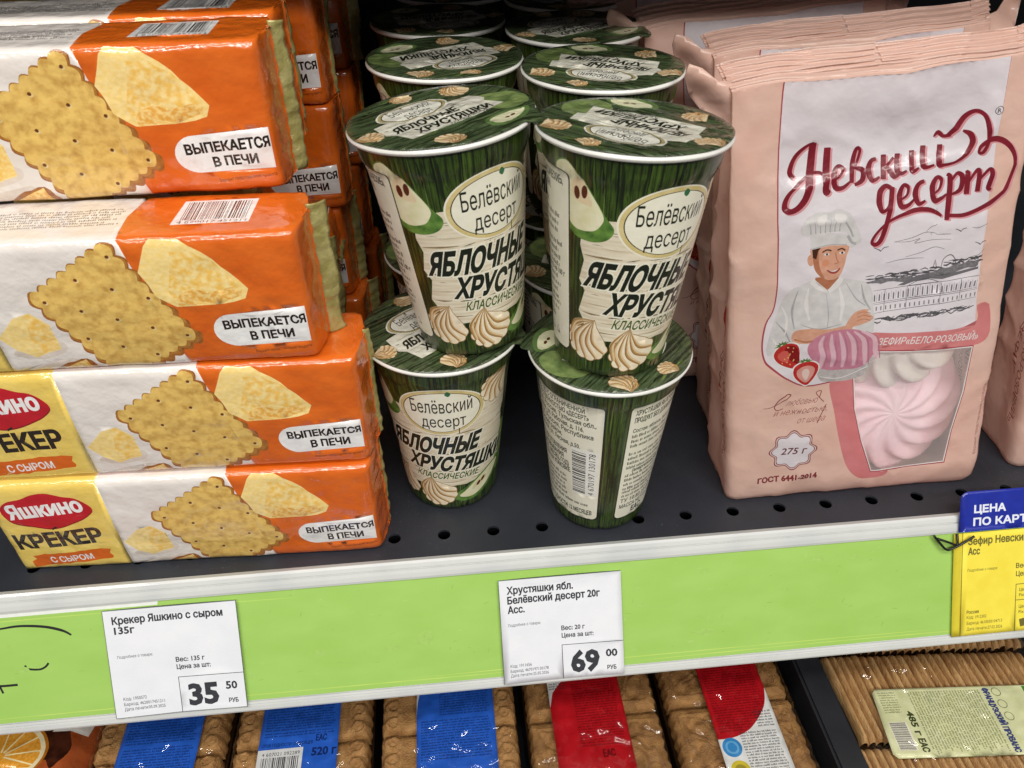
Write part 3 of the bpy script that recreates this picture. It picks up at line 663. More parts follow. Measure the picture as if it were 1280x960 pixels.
    old = a.T; a.T = lambda x, y: (x, y); BW = pm('cup', '#f2f0e6'); a.rect(139.5 * KP, 34, 166 * KP, 75, BW); a.barcode(154 * KP, 35.4, 37, 14 * KP, CINK, 6, PI / 2)
    a.text('4 670197 130178', 163 * KP, 35, 4.0, CINK, w=38, rot=PI / 2); a.T = old
    return a
LIDB = bark('lid', .28, 6.0)
for e_, c_ in zip([n for n in LIDB.node_tree.nodes if n.type == 'VALTORGB'][0].color_ramp.elements, ('#222a18', '#2c371f', '#46543a', '#4d5c3c', '#2a341e', '#5c6b46')): e_.color = lin(c_)  # overhead glare on the foil put into these greyer, lighter colours
def lid_art():
    R = 47.3; dm_ = []
    for k in range(110):
        t = 2 * PI * k / 110; d = abs(math.degrees(t) - 302); q = R + (5.0 * (1 - (d / 11) ** 4) if d < 11 else 0) + .15 * math.sin(9 * t); dm_.append((q * math.cos(t), q * math.sin(t)))
    a = Art(dm_, LIDB, 3.0); a.T = lambda x, y: (x * 47.5, y * 47.5)
    LG = pm('lid', '#d6d4c6', '#cac7b6', (.5, 3)); LC = pm('lid', '#dcdacd'); LK = pm('lid', '#1b2014'); LM = (pm('lid', '#b59467', '#c4a578', (3, 3)), pm('lid', '#dccbab', '#cdb68e', (3, 3)), pm('lid', '#7c5a34'))
    rr = random.Random(4)
    for k in range(60):
        x = rr.uniform(-.95, .6); y = rr.uniform(-.95, .95); l = rr.uniform(.12, .5)
        if math.hypot(x + l, y) > .97 or math.hypot(x, y) > .97: continue
        a.stroke([(x, y), (x + l / 2, y + rr.uniform(-.01, .01)), (x + l, y)], rr.uniform(.008, .02), pm('lid', '#10160a') if rr.random() < .7 else pm('lid', '#627c2c'), n=2, taper=[.2, 1, .2])
    a.blob([(.38, .0), (.58, .14), (.82, .06), (.94, -.2), (.82, -.48), (.58, -.5), (.42, -.3)], pm('lid', '#54663a', '#7e9056', (1, 1)))
    a.poly([(-.68, .25), (-.2, .29), (.60, .27), (.64, .05), (.58, -.02), (.64, -.28), (.2, -.36), (-.62, -.37), (-.65, -.12), (-.72, -.04)], LG)
    for y in (.14, .0, -.13, -.22): a.stroke([(-.6, y), (0, y + .015), (.5, y)], .008, pm('lid', '#8d8a72'), n=3)
    E = lambda k: ell(-.1, .38, .44 * k, .25 * k, 0, 48)
    a.poly(E(1), LC); a.poly(E(.95), pm('lid', '#a3966a')); a.poly(E(.86), LK); a.poly(E(.83), LC)
    a.text('Белёвский', -.36, .38, .15, LK, w=.53); a.text('десерт', -.27, .22, .13, LK, w=.36)
    for t, x, y, wd in (('ЯБЛОЧНЫЕ', -.60, -.07, .8), ('ХРУСТЯШКИ', -.46, -.27, .96)): a.text(t, x, y, .15, LK, w=wd, bold=.008, shear=.2)
    a.text('КЛАССИЧЕСКИЕ', -.1, -.33, .045, LK, w=.5, bold=.002)
    a.blob([(.12, -.58), (.3, -.5), (.52, -.52), (.68, -.62), (.5, -.8), (.26, -.86), (.1, -.76)], pm('lid', '#5a7440')); a.blob([(.17, -.6), (.32, -.54), (.52, -.56), (.62, -.63), (.46, -.75), (.28, -.79), (.16, -.72)], pm('lid', '#d6d4b0'))
    for x, y in ((.36, -.66), (.44, -.65)): a.poly(ell(x, y, .035, .02, .3, 12), pm('lid', '#5a2716'))
    old = a.T; a.T = lambda x, y: (x, y)
    for x, y, r, ro in ((.60, .54, 8, -.6), (-.84, .06, 7, 1.2), (-.38, -.66, 7.5, 2.6), (.06, .82, 6, .2)): meringue(a, x * 47.5, y * 47.5, r, ro, 3, 1, LM)
    a.T = old
    return a
def lid_S(seed):
    def S(u, v):
        r = math.hypot(u, v); t = math.atan2(v, u)
        k = 1 if r < 41 else max(0, (46 - r) / 5); z = CH + 1.25 + k * (.6 * nz3(u / 13, v / 13, seed) + .34 * nz3(u / 5, v / 9, seed) + .5 * max(0, 1 - 3 * abs(nz3(u / 24, v / 24, seed + 4))) ** 4)
        if r > 47.6: z -= .35 * (r - 47.6)
        if r > 46: z += .10 * nz3(t * 2, seed, 2) - .12 * (r - 46)
        if r < 41: z -= .5
        return Vector((u, v, z)) / 1000
    return S
RIMW = solid('white_cup_rim', '#e9e8e2', .35, '#dcdad2', 40, coat=.2)
def make_cup(seed):
    c = empty('apple_crisp_cup')
    def base(bm, me):
        es = [e for e in bm.edges if len(e.link_faces) == 1 and all(v.co.z < .002 for v in e.verts)]
        bmesh.ops.holes_fill(bm, edges=es)
    sheet('cup_body', cup_art(), cup_S, c, extra=None)
    def R_(i, j):
        t = 2 * PI * i; b = 2 * PI * j; r = 46.2 + 1.6 * math.cos(b); return Vector((r * math.cos(t), r * math.sin(t), CH - .7 + 1.6 * math.sin(b))) / 1000
    grid_mesh('rim', 96, 13, R_, RIMW, c, True)
    lo = sheet('foil_lid', lid_art(), lid_S(seed), c); md = lo.modifiers.new('foil', 'SOLIDIFY'); md.thickness = .0003; md.offset = 1
    def B_(i, j): t = 2 * PI * i; r = 27.4 * j + .01; return Vector((r * math.cos(t), -r * math.sin(t), .3 if j < .9 else 0)) / 1000
    grid_mesh('base', 48, 5, B_, RIMW, c, True)
    return c
GC = 'green apple crisp cups stacked two high'
def place_cup(c, x, y, z, phi, lidrot, label, tx=0, ty=0):
    c.location = (x, y, z)
    M = Matrix.Rotation(math.atan(tx), 3, 'Y') @ Matrix.Rotation(-math.atan(ty), 3, 'X') @ Matrix.Rotation(math.radians(phi), 3, 'Z')
    c.rotation_euler = M.to_euler(); tag(c, label, 'snack cup', GC)
    for ch in c.children:
        if ch.name.startswith('foil_lid'): ch.rotation_euler = (0, 0, math.radians(lidrot - phi))
cups = [make_cup(s) for s in (1.7, 6.1)]; cups += [dup(cups[0]), dup(cups[1])]
ZU = .1282
place_cup(cups[0], -.0208, .0764, 0, -4, 40, 'lower left front cup, whole front design with oval crest facing the viewer')
place_cup(cups[1], .0765, .0474, 0, 179, 228, 'lower right front cup turned to show its barcode and text panels')
place_cup(cups[2], -.0016, .0708, ZU, 33, 36, 'upper left front cup leaning left, its lid lettering upright', -.0858, .0146)
place_cup(cups[3], .0740, .0404, ZU, 21, 139, 'upper right front cup, its lid lettering upside down', .0446, .0461)
rows = [((-.0095, .178), (.0815, .146)), ((-.0115, .276), (.081, .241)), ((.002, .374), (.0885, .337))]
names = ['second', 'third', 'fourth']
for r_, pr in enumerate(rows):
    for k, (x, y) in enumerate(pr):
        for lev in (0, 1):
            c = dup(cups[(r_ + k) % 2])
            place_cup(c, x + (.002 if lev else -.001), y, ZU * lev, [15, -20, 30, 8, -12, 25][r_ * 2 + k] + 40 * (1 - lev), [205, 152, 190, 30, 80, 210][r_ * 2 + k],
                      '%s cup of the %s row back in the %s column, in shadow' % ('upper' if lev else 'lower', names[r_], 'right' if k else 'left'))

# ------------------------------------------------------------------ marshmallow bags
BW_, BG_, BH_ = 167.5, 56.0, 263.7                     # front width, gusset depth, height of the front to the top fold
BP_ = 2 * (BW_ + BG_)
LEAN, TILT, BYAW = .2322, .088, -.0329
E1 = Vector((math.cos(TILT), math.sin(TILT) * math.sin(LEAN), math.sin(TILT) * math.cos(LEAN)))
E2 = Vector((-math.sin(TILT), math.cos(TILT) * math.sin(LEAN), math.cos(TILT) * math.cos(LEAN)))
EN = Vector((0, 1, 0))
def bag_pt(u, v, d): return (E1 * u + E2 * v + EN * d) / 1000
def bag_loop(u):
    u = (u + BG_) % BP_ - BG_                           # left gusset, front, right gusset, back
    if u < 0: return (0, -u)
    if u < BW_: return (u, 0)
    if u < BW_ + BG_: return (BW_, u - BW_)
    return (BW_ - (u - BW_ - BG_), BG_)
BOFF = [-6.5, -4.4, -2.2, 0, 2.2, 4.4, 6.5]
def bag_S(seed):
    def S(u, v):
        x = g = 0
        for k in BOFF: a_, b_ = bag_loop(u + k); x += a_; g += b_
        x /= len(BOFF); g /= len(BOFF)
        t = min(max(v / BH_, 0), 1); dep = 54 * (1 - t) ** .75 + 3.5
        if v > BH_: dep = 3.5 - 2.8 * min(1, (v - BH_) / 5)
        G = g / BG_; y = G * dep
        onF = max(0, 1 - G * 3)
        # the sweets push the lower front out; the gussets fold in towards the top
        y -= onF * 6.5 * math.sin(PI * min(max(x / BW_, 0), 1)) ** .7 * math.sin(PI * min(1, max(0, v / (BH_ * .80)))) ** .8
        side = 1 - abs(G - .5) * 2
        if side > 0 and (x < 14 or x > BW_ - 14): x += (1 if x < BW_ / 2 else -1) * side * (2 + 11 * t * t)
        wr = 1.9 * nz3(u / 46, v / 40, seed) + .7 * nz3(u / 17, v / 20, seed + 3)
        rd = max(0, 1 - 2.2 * abs(nz3(u / 52, v / 38, seed + 30))); rd2 = max(0, 1 - 2.6 * abs(nz3(u / 24, v / 30, seed + 40)))
        zone = 1 - .75 * math.exp(-((u - 90) / 55) ** 2 - ((v - 130) / 85) ** 2)
        wr += zone * (1.5 * rd ** 4 + .7 * rd2 ** 5)
        edge = max(0, 1 - abs(v - 246) / 30)
        wr -= 6.5 * math.exp(-((u - 92) / 38) ** 2 - ((v - 226) / 20) ** 2)
        wr += edge * 2.2 * nz3(u / 26, v / 60, seed + 6)
        crease = math.sin((u * .35 + v * .9) / 15 + 2 * nz3(u / 60, v / 60, seed)) * .35 * max(0, 1 - v / 90) * max(0, nz3(u / 30, v / 40, seed + 8) + .3)
        y -= onF * (wr + crease); x += (1 - onF) * (1.5 * wr if x > BW_ / 2 else -1.5 * wr)
        x = BW_ / 2 + (x - BW_ / 2) * 1.028
        if v < 0:
            f = 1 + v / 46; x = BW_ / 2 + (x - BW_ / 2) * f; y = dep / 2 + (y - dep / 2) * f
        vv = max(v, 0); vv += 3.2 * nz3(u / 44, 2, seed + 21) * min(1, max(0, (v - 190) / 70))
        if v < 9: y += onF * 2.2 * (1 - max(v, 0) / 9) ** 2
        if v > BH_ - 2.001:                             # pleated top seal, folded backwards
            e = v - (BH_ - 2); fx = 1 + .0022 * e; x = BW_ / 2 + (x - BW_ / 2) * fx
            p = bag_pt(x, vv - e, y + e * .80 + 1.2 * min(1, e / 3) * math.sin(e * 1.45 + .5 * nz3(u / 30, 0, seed)) + 2 * nz3(u / 40, e / 9, seed))
            p.z += (e * .50 + 1.5 * nz3(u / 45, 5, seed) * min(1, e / 6)) / 1000
            return p
        p = bag_pt(x, vv, y)
        if v < 6: k = min(1, (6 - v) / 10); p.z = p.z * (1 - k) + .0006 * k
        if p.z < .0005: p.z = .0005
        return p
    return S
PEACH = pm('bag', '#efcdbe', '#eac4b3', (.35, .35)); BWHT = pm('bag', '#eeebf0', '#e7e3ea', (.3, .3)); PINK = pm('bag', '#de8f90', '#d88485', (.6, .6)); LOGO = pm('bag', '#8a2433', '#7c1d2c', (1, 1)); LOGS = pm('bag', '#e3a0a6')
BRED = pm('bag', '#b5525a'); SK = pm('bag', '#e2b096', '#d8a184', (3, 3)); SKD = pm('bag', '#b67656', '#c08262', (3, 3)); SKL = pm('bag', '#ecbd98'); HAIR = pm('bag', '#4b2d1e'); COAT = pm('bag', '#e2e2e1', '#d5d6d6', (2, 2)); COD = pm('bag', '#a9abab', '#b9bbbb', (4, 4)); COL_ = pm('bag', '#f0f0ee')
INKG = pm('bag', '#5d5c60'); STR = pm('bag', '#b92a2a', '#c83c35', (6, 6)); STD = pm('bag', '#8d1a1c'); STL = pm('bag', '#e4a79a'); LEAF = pm('bag', '#57803a'); ZP = pm('bag', '#cf8fa3', '#c98398', (3, 3)); ZL = pm('bag', '#e4bfca'); ZD = pm('bag', '#b97e92'); PLATE = pm('bag', '#b9b6b4', '#cfccca', (4, 4)); BTX = pm('bag', '#8e3a3e')
def bag_art():
    a = Art((-BG_ - BW_ / 2, BP_ - BG_ - BW_ / 2, -40, BH_ - 2), PEACH, 3.2)
    a.grid = [(u, v) for u in np.arange(-BG_ - BW_ / 2 + 3, BP_ - BG_ - BW_ / 2 - 3, 6.3) for v in np.arange(BH_ - 3, BH_ + 18.6, .8)]
    # white picture panel with its thin red outline
    out = [(29, BH_ + 1), (28, 250), (27.4, 200), (27.8, 161), (26.6, 138), (21.6, 127), (19.6, 114), (21, 104), (25, 98.5), (36, 89.4), (47.5, 83.3), (64, 84.6), (74, 84), (90, 92), (150, 110)]
    a.poly(smooth(out[:-2], 4) + [(90, 96), (148.9, 107), (147.4, 130), (146.9, 160), (148, 205), (149.6, BH_ + 1)], BRED)
    ins = [(29.8, BH_ + 1), (28.8, 250), (28.2, 200), (28.6, 161), (27.4, 138), (22.6, 127), (20.6, 114), (22, 104.5), (26, 99.4), (36.4, 90.4), (47.5, 84.3), (63, 85.6)]
    a.poly(smooth(ins, 4) + [(80, 90), (88, 104), (148.9, 108), (147.4, 130), (146.9, 160), (148, 205), (149.4, BH_ + 1)], BWHT)
    # ribbon and window frame
    a.blob([(62, 86), (66, 62), (70.4, 41), (76, 22), (82, 12), (90, 7), (102.4, 6.4), (105, 11), (98, 13), (86, 40), (80, 64), (78, 88)], PINK)
    a.poly(smooth([(82, 115.2), (100, 112.6), (114.5, 111.3), (136.5, 109.7), (149.8, 112.3), (148.5, 122.4), (156.5, 121.3), (158.9, 104), (154.6, 97.5), (146, 96.4), (132.5, 97.1), (110, 100.5), (87, 104)], 3, True), PINK)
    a.poly([(149.8, 112.3), (148.6, 109.4), (141, 109.8)], pm('bag', '#b8696c'))
    a.text('ЗЕФИР«БЕЛО-РОЗОВЫЙ»', 88.6, 106.6, 4.5, COL_, w=63, rot=-.105, bold=.05, shear=.16)
    fr = [(84, 104), (100, 101.4), (124, 98.6), (149.6, 96.4), (148.6, 64), (145, 34), (143, 10.4), (118, 11), (93.6, 11.4), (84, 39), (77.6, 64), (75.4, 86)]
    a.poly(fr, BRED); a.poly([(112.5 + (x - 112.5) * .985, 56 + (y - 56) * .985) for x, y in fr], COL_)
    a.poly([(112.5 + (x - 112.5) * .965, 56 + (y - 56) * .97) for x, y in fr], 'WINDOW')
    # sketch of clouds, birds, palace and water
    S_ = lambda pts, w_=.35, n=4: a.stroke(pts, w_, INKG, n=n, taper=[.5, 1, .6])
    for c in ([(94, 169.3), (104, 170.4), (112, 172.6), (118.6, 171)], [(112, 172.6), (115, 175.6), (118.4, 176.4)], [(94, 169.3), (103, 168.4), (109, 169.4), (106, 167), (116, 167.6), (127.3, 166.3)], [(118, 170.4), (127, 169.4)], [(90, 157.6), (100, 158.6), (112, 157.6)], [(101, 159.6), (110, 161), (118, 163.2), (124, 161)], [(139, 153.6), (145, 154.6), (148, 157.4)], [(138.6, 172), (143, 171), (148, 172.4)]): S_(c)
    for x, y, k in ((86.5, 165.4, 1.3), (132.3, 170.6, 1), (145, 161, 1)): S_([(x - 3.2 * k, y + 1.6 * k), (x - .5 * k, y + .2 * k), (x, y - .6 * k)], .6); S_([(x, y - .6 * k), (x + 1.4 * k, y + 1 * k), (x + 3.4 * k, y + 1.3 * k)], .55)
    r = random.Random(2)
    for k in range(75):                                 # tree line
        x = r.uniform(78, 146); y = 147 + .02 * x + r.uniform(-1.6, 1.8) + (2 if x > 122 else 0); S_([(x, y), (x + r.uniform(1, 3), y + r.uniform(-.6, .9)), (x + r.uniform(3, 5), y + r.uniform(-.8, .5))], r.uniform(.5, 1.3), 2)
    S_([(118, 150), (119, 155.6), (120, 150)], .6, 2); S_([(123, 150), (124, 155), (128, 157), (131, 154), (132, 149)], .6, 3); S_([(135, 147), (139, 151), (144, 147)], .6, 2)
    a.poly(jag([(79, 147.5), (92, 148.4), (108, 146.6), (122, 149.6), (146, 151.5), (146, 148), (128, 146), (108, 143.8), (92, 145.2), (79, 145.4)], .7, 4, 3), pm('bag', '#8d8c8f', '#6e6d72', (6, 6)))
    a.poly([(98, 142.6), (110, 147.6), (124, 145.4), (146, 147), (146, 145.6), (124, 143.4), (112, 145.2), (102, 142.2)], pm('bag', '#77767a'))
    S_([(104, 141.4), (113, 145), (122, 142)], .5, 2); S_([(104, 141.4), (122, 141.8)], .4, 2)
    for y in (141.2, 133.6, 132.6, 127.4): S_([(84, y), (115, y + .6), (147, y + .5)], .38, 3)
    for k in range(44):                                 # tall arched windows above, small square ones below, pilasters between
        x = 84.6 + k * 1.42; big = 104 < x < 124
        hgt = 5.6 if big else 4.4; y1 = 134.6 + (x - 84) * .008
        if k % 2 == 0: a.poly([(x, y1), (x + .75, y1), (x + .75, y1 + hgt * .8), (x + .38, y1 + hgt), (x, y1 + hgt * .8)], pm('bag', '#707076'))
        else: S_([(x + .3, y1 - .5), (x + .3, y1 + hgt + .8)], .22, 1)
        if k % 2: a.poly([(x, 128.8), (x + .7, 128.8), (x + .7, 131.2), (x, 131.2)], pm('bag', '#77777c'))
    for x in (91, 104, 124, 136): S_([(x, 127.6), (x, 141.4)], .5, 1)
    for k in range(46): x = r.uniform(82, 138); S_([(x, 124.6 - r.uniform(0, 4)), (x + 4, 124.4 - r.uniform(0, 4)), (x + r.uniform(6, 12), 124 - r.uniform(0, 3))], r.uniform(.35, .9), 2)
    # cook in white
    a.blob([(49.7, 152.7), (40, 149.5), (33.5, 146), (28, 132), (23.1, 115.1), (23.3, 107), (30, 108), (38.1, 111.6), (48, 116), (60, 118), (72, 117), (84.2, 113.9), (85.5, 123.8), (84.4, 132), (83.5, 140.8), (79.7, 146.7), (72, 149.6), (64.2, 151.5)], COAT, 3)
    for pts, mm, wd in (([(56, 145), (58, 130), (57, 120)], COD, .5), ([(40, 147), (37, 135), (38, 124)], COD, 1.4), ([(28, 128), (33, 122), (37, 113)], COD, 1.2), ([(77, 146), (79, 137), (83, 130)], COD, 1.4), ([(68, 148), (74, 138), (80, 133)], COD, .8), ([(46, 148), (45, 138), (47, 128)], COL_, 2.4), ([(64, 146), (66, 136), (65, 126)], COL_, 2.6), ([(26, 118), (30, 112), (34, 110)], COL_, 1.6), ([(42, 126), (52, 122), (66, 124)], COD, .8), ([(31, 138), (34, 130), (33, 120)], COL_, 1.5)): a.stroke(pts, wd, mm, taper=[.3, 1, .4])
    a.poly([(49.6, 154), (49.7, 151), (56.6, 145.4), (63, 150), (63.4, 153.4)], SKD)
    a.poly([(48.5, 153.5), (56.6, 145.8), (57, 143.6), (50, 147), (46.6, 151)], COL_); a.poly([(64.4, 153), (57.4, 145.6), (58, 143.4), (63.4, 146.4), (66.4, 150.6)], COL_)
    a.poly(ell(46.9, 164.2, 2.0, 3.4, .1, 16), SK)
    a.blob([(47.6, 171.2), (48.2, 164), (49.1, 158.8), (52.2, 154.4), (57.6, 151.7), (62.8, 152.3), (66, 158), (67.2, 164), (67.2, 171)], SK, 4)
    a.blob([(47.8, 171), (48.4, 163), (49.6, 158), (52.4, 154.2), (55, 153), (52.6, 158), (51.4, 164), (51, 171)], SKD, 4)
    a.poly([(47.4, 171.6), (48, 165.6), (50, 164.4), (51, 169), (53, 171.6)], HAIR)
    a.stroke([(53.4, 168), (56, 169.2), (58.6, 168.4)], .8, HAIR); a.stroke([(62, 168.3), (64.4, 169), (66.4, 167.8)], .8, HAIR)
    for x in (56, 64.6): a.poly(ell(x, 166.6, 1.6, .7, 0, 12), COL_); a.poly(ell(x + .1, 166.6, .65, .65, 0, 10), HAIR)
    a.stroke([(61, 167), (61.6, 163.6), (62.6, 161.4), (60.4, 160.6)], .6, SKD); a.poly(ell(55.4, 161.6, 2.2, 2, 0, 14), pm('bag', '#dd9a78')); a.blob([(56, 157.6), (60, 156.8), (64, 157.8), (62, 155.2), (58.6, 155.2)], pm('bag', '#a44a42')); a.blob([(57.2, 157.2), (60, 156.7), (63, 157.4), (60.4, 156)], COL_)
    a.poly([(46.4, 170.2), (57.5, 171.6), (67.4, 170.6), (67.6, 177), (57, 179), (46.2, 178.4)], COAT); a.stroke([(46.4, 170.6), (57.5, 172), (67.2, 171)], .5, COD)
    a.blob([(46.4, 178), (41.6, 179.6), (40.6, 183.4), (43.6, 188.4), (50.8, 191.2), (56.6, 190.4), (62, 191.6), (68.6, 188.4), (72, 182), (75.4, 173), (72.4, 169.8), (69.4, 168.8), (67.2, 173), (67, 177.6), (57, 179.4)], COAT, 4)
    for k in range(7): x = 46.6 + k * 2.7; a.stroke([(x, 179.2), (x - .4 + k * .1, 183), (x - 1.6 + k * .5, 187)], .7, COD, taper=[1, .7, .1])
    a.stroke([(67.6, 176), (70, 172), (72.4, 171)], 1.6, COD); a.stroke([(66, 184), (69, 179), (70.6, 175)], 1, COD); a.blob([(50, 188), (55, 189.6), (55, 186), (51, 184)], COL_); a.blob([(60, 189), (66, 188), (65, 184), (61, 185)], COL_)
    a.blob([(38.4, 122.3), (37.3, 116), (46.2, 113.3), (54.2, 116), (62, 118), (72, 119.6), (70, 122.4), (58, 121.4), (48, 122.6)], SK, 4); a.stroke([(38.4, 117), (46, 114.4), (54, 116.6)], 1, SKD)
    a.blob([(68.6, 121.4), (70.4, 126.2), (73.6, 129.6), (78, 131), (82, 130.4), (81, 128.6), (84.4, 126), (83.6, 123.6), (76, 121.4)], SK, 4)
    for y in (128.6, 126.4, 124.2): a.stroke([(75, y), (79, y + .8), (83, y - .6)], .4, SKD)
    # piped sweet on a paper plate, strawberries
    a.blob([(53, 97), (55.8, 86.6), (64, 85), (71.2, 84.6), (78, 85.6), (82.4, 88), (87.6, 100.6), (70, 95)], PLATE, 4); a.stroke([(55, 90), (68, 87), (84, 93)], .6, COL_)
    a.blob([(46.3, 110.4), (51.5, 117), (62.1, 120.2), (75.7, 118.9), (84.3, 112.6), (87.1, 103.6), (80.3, 93.4), (68, 93), (55.3, 95.6), (49, 103)], ZP, 5)
    for k in range(6):
        x = 50 + k * 6.4; P = [(56 + k * 4.4, 119 - abs(k - 2.5) * .6), (x + 4, 112), (x + 5.5, 104), (x + 4.5 + k * .4, 96 - (k > 1) * 1.4 + (k > 4) * 3)]
        a.stroke(P, 3.2, ZL, taper=[.25, .8, 1, .5]); a.stroke([(q + 2.3, w__) for q, w__ in P], .9, ZD, taper=[.2, 1, .6])
    for cx, cy, R, ro, cut in ((35.5, 106, 9.2, .5, 0), (46.2, 93.6, 9.0, .1, 1)):
        c, s = math.cos(ro), math.sin(ro); f = lambda x, y: (cx + (x * c - y * s) * R, cy + (x * s + y * c) * R)
        sh = [(-.78, .5), (-.3, .82), (.35, .84), (.82, .5), (.74, -.1), (.36, -.72), (0, -1), (-.4, -.7), (-.78, -.1)]
        a.blob([f(x * 1.1, y * 1.1) for x, y in sh], COL_); a.blob([f(*p) for p in sh], STR)
        if cut: a.blob([f(x * .72, y * .72 - .06) for x, y in sh], STL); a.blob([f(x * .3, y * .5 - .1) for x, y in sh], pm('bag', '#f0d6cc'))
        else: a.blob([f(x * .5 + .3, y * .8 - .05) for x, y in sh], STD); a.blob([f(x * .45 - .25, y * .45 + .1) for x, y in sh], pm('bag', '#d8655a'))
        for k in range(14 if not cut else 0): x, y = r.uniform(-.6, .6), r.uniform(-.6, .6); a.poly(ell(*f(x, y), .35, .5, 0, 8), pm('bag', '#e8c27a'))
        for k in range(6): t = .35 + k * .45; a.poly([f(.15 * math.cos(t - .9), .86 + .1 * math.sin(t - .9)), f(.62 * math.cos(t), .80 + .36 * math.sin(t)), f(.15 * math.cos(t + .9), .86 + .1 * math.sin(t + .9))], LEAF)
    # brand lettering, drawn as pen strokes
    W = [([(36.8, 210.4), (34.6, 214), (37.7, 221.4), (44, 226.4), (48.2, 228.0)], 2.4, [.8, 1.1, .9, .7, .4]), ([(47.6, 228), (46.4, 214), (44.4, 202), (40.6, 196), (35.4, 193.3), (31.8, 195), (32.4, 200), (36.6, 205.4), (46, 211.2), (51.4, 211.6), (53.6, 210)], 3.0, [1.2, 1.3, 1.3, 1.1, .9, 1.0, .8, .55, .5, .5, .4]), ([(55.9, 224.4), (55.4, 213), (55.0, 201.4), (57.4, 201.8)], 3.0, [1.1, 1.2, 1.1, .4]),
         ([(59, 206.6), (63.2, 209.2), (64.6, 212.4), (61.8, 213.6), (59.4, 209), (60.4, 203), (64.4, 202.4), (68.6, 205.2)], 2.2, [.4, .6, .8, .9, 1.3, 1.2, .9, .5]), ([(69.4, 204.4), (69.8, 214), (72, 222.2), (74, 220.6), (72, 214), (70.4, 212.6), (75.4, 210.6), (75.2, 205.4), (71, 203.2)], 2.1, [1, 1.2, .9, .7, .6, .6, 1.2, 1.2, .7]),
         ([(83.2, 215.4), (80.2, 214.4), (78.8, 209.6), (80.8, 204.6), (85, 206)], 2.2, [.8, 1, 1.4, 1, .5]), ([(87.4, 217.2), (86.9, 204.6)], 2.6, None), ([(93, 215), (89.4, 211.6), (88.6, 210.6)], 1.4, None), ([(89, 211), (92.6, 205.6), (95.8, 206)], 2.1, [1, 1.2, .5]), ([(95.2, 216.8), (94.6, 208.6), (97, 206.4), (100, 207.4)], 2.3, [1.1, 1.2, .8, .5]), ([(103.4, 217), (102.8, 208), (104.4, 206.6), (107, 207.8)], 2.3, [1.1, 1.2, .8, .5]),
         ([(109.6, 218.6), (109.1, 209.4), (111.4, 207.4), (115.4, 208.2)], 2.3, [1.1, 1.2, .8, .5]), ([(118.2, 218.4), (117.9, 208.6), (121, 207.6), (127, 208.8), (132, 212.4), (135.2, 218.4), (133.4, 223), (129.2, 225)], 2.3, [1.1, 1.2, .7, .6, .9, 1.3, 1.2, .4]),
         ([(114.6, 222.6), (116.8, 224.8), (119.6, 222.6), (123.6, 223)], 2.0, [.3, 1.1, .8, .9]), ([(121.6, 222.4), (125.6, 226.6), (129.6, 232.8), (134.6, 235.2), (139.4, 233), (142.6, 227), (143.8, 218), (142, 212.6), (139.4, 212.4), (140, 215.8), (145.6, 219), (152, 217.4), (157.6, 212), (159.8, 205), (157.6, 194), (153, 187.4), (145.5, 182.3), (134, 179.2), (124.8, 179.8), (123.6, 177.6)], 2.2, [.8, 1.3, 1.2, .9, .8, 1.1, 1.0, .9, .6, .9, 1.3, 1.2, 1, .8, .9, 1, 1, .9, .8, .8]),
         ([(91, 199.6), (88, 201), (85, 198), (84.6, 192), (86.6, 187.4), (90.2, 190.4), (91.6, 200), (91.2, 192), (89.6, 182), (86.4, 172), (83.4, 169.2), (81.2, 171), (83.6, 175.6), (89.4, 180.6), (97, 184), (104.4, 185.8), (112, 185.2), (117.4, 182.8), (120.7, 180.2)], 2.3, [.8, 1, 1.3, 1.3, .9, .6, 1.1, 1.1, 1.1, 1.1, 1, .7, .6, .6, .8, 1, 1, .8, .5]),
         ([(95.4, 192), (100, 194.4), (100.8, 198.6), (98, 200), (95.8, 195), (97, 189), (101, 189), (104.4, 191.6)], 2.2, [.4, .6, .8, .9, 1.3, 1.2, .9, .5]), ([(110.2, 200.4), (106.8, 199.4), (105, 194.6), (107, 189), (111, 190)], 2.2, [.8, 1, 1.4, 1, .5]), ([(113.6, 192), (118.4, 195), (119.6, 200), (117, 201.4), (114.6, 196.6), (116, 189.6), (120, 190), (123, 192)], 2.2, [.4, .6, .8, .9, 1.3, 1.2, .9, .5]),
         ([(122.4, 202.4), (124.4, 200.4), (124.4, 188), (123.8, 177.6)], 2.5, [.4, 1.1, 1.2, 1]), ([(124.8, 198), (128.4, 202.4), (131.4, 200), (130.6, 193.6), (126, 191.4)], 2.1, [.5, .8, 1.3, 1.2, .5]), ([(133, 202), (134.4, 201.4), (134.3, 190.4)], 2.4, [.5, 1.1, 1.2]), ([(134.6, 196), (139.4, 203), (140.8, 200.4), (140.4, 191)], 2.2, [.5, .8, 1.1, 1.2]), ([(140.8, 197), (146, 202.8), (148, 200), (146.6, 192.6), (148.4, 191.4)], 2.2, [.5, .8, 1.1, 1.2, .5])]
    for dx, dy, mm, k in ((.9, -.7, LOGS, 1.25), (0, 0, LOGO, 1.12)):
        for pts, wd, tp in W: a.stroke([(x + dx, y + dy) for x, y in pts], wd * k, mm, n=7, taper=tp)
    a.poly(ell(147.1, 234.4, 2.3, 2.3, 0, 24), INKG); a.poly(ell(147.1, 234.4, 1.9, 1.9, 0, 24), BWHT); a.text('R', 146.2, 233.2, 2.4, INKG, w=1.9, bold=.08)
    # slogan, weight badge, standard
    for pts in ([(21.6, 70.4), (26, 70.6), (32, 73.4), (38.2, 77.8), (36, 79), (31, 75), (28.6, 70.6), (30.4, 68), (34, 69)],): a.stroke(pts, .75, BTX, taper=[.4, 1, .6])
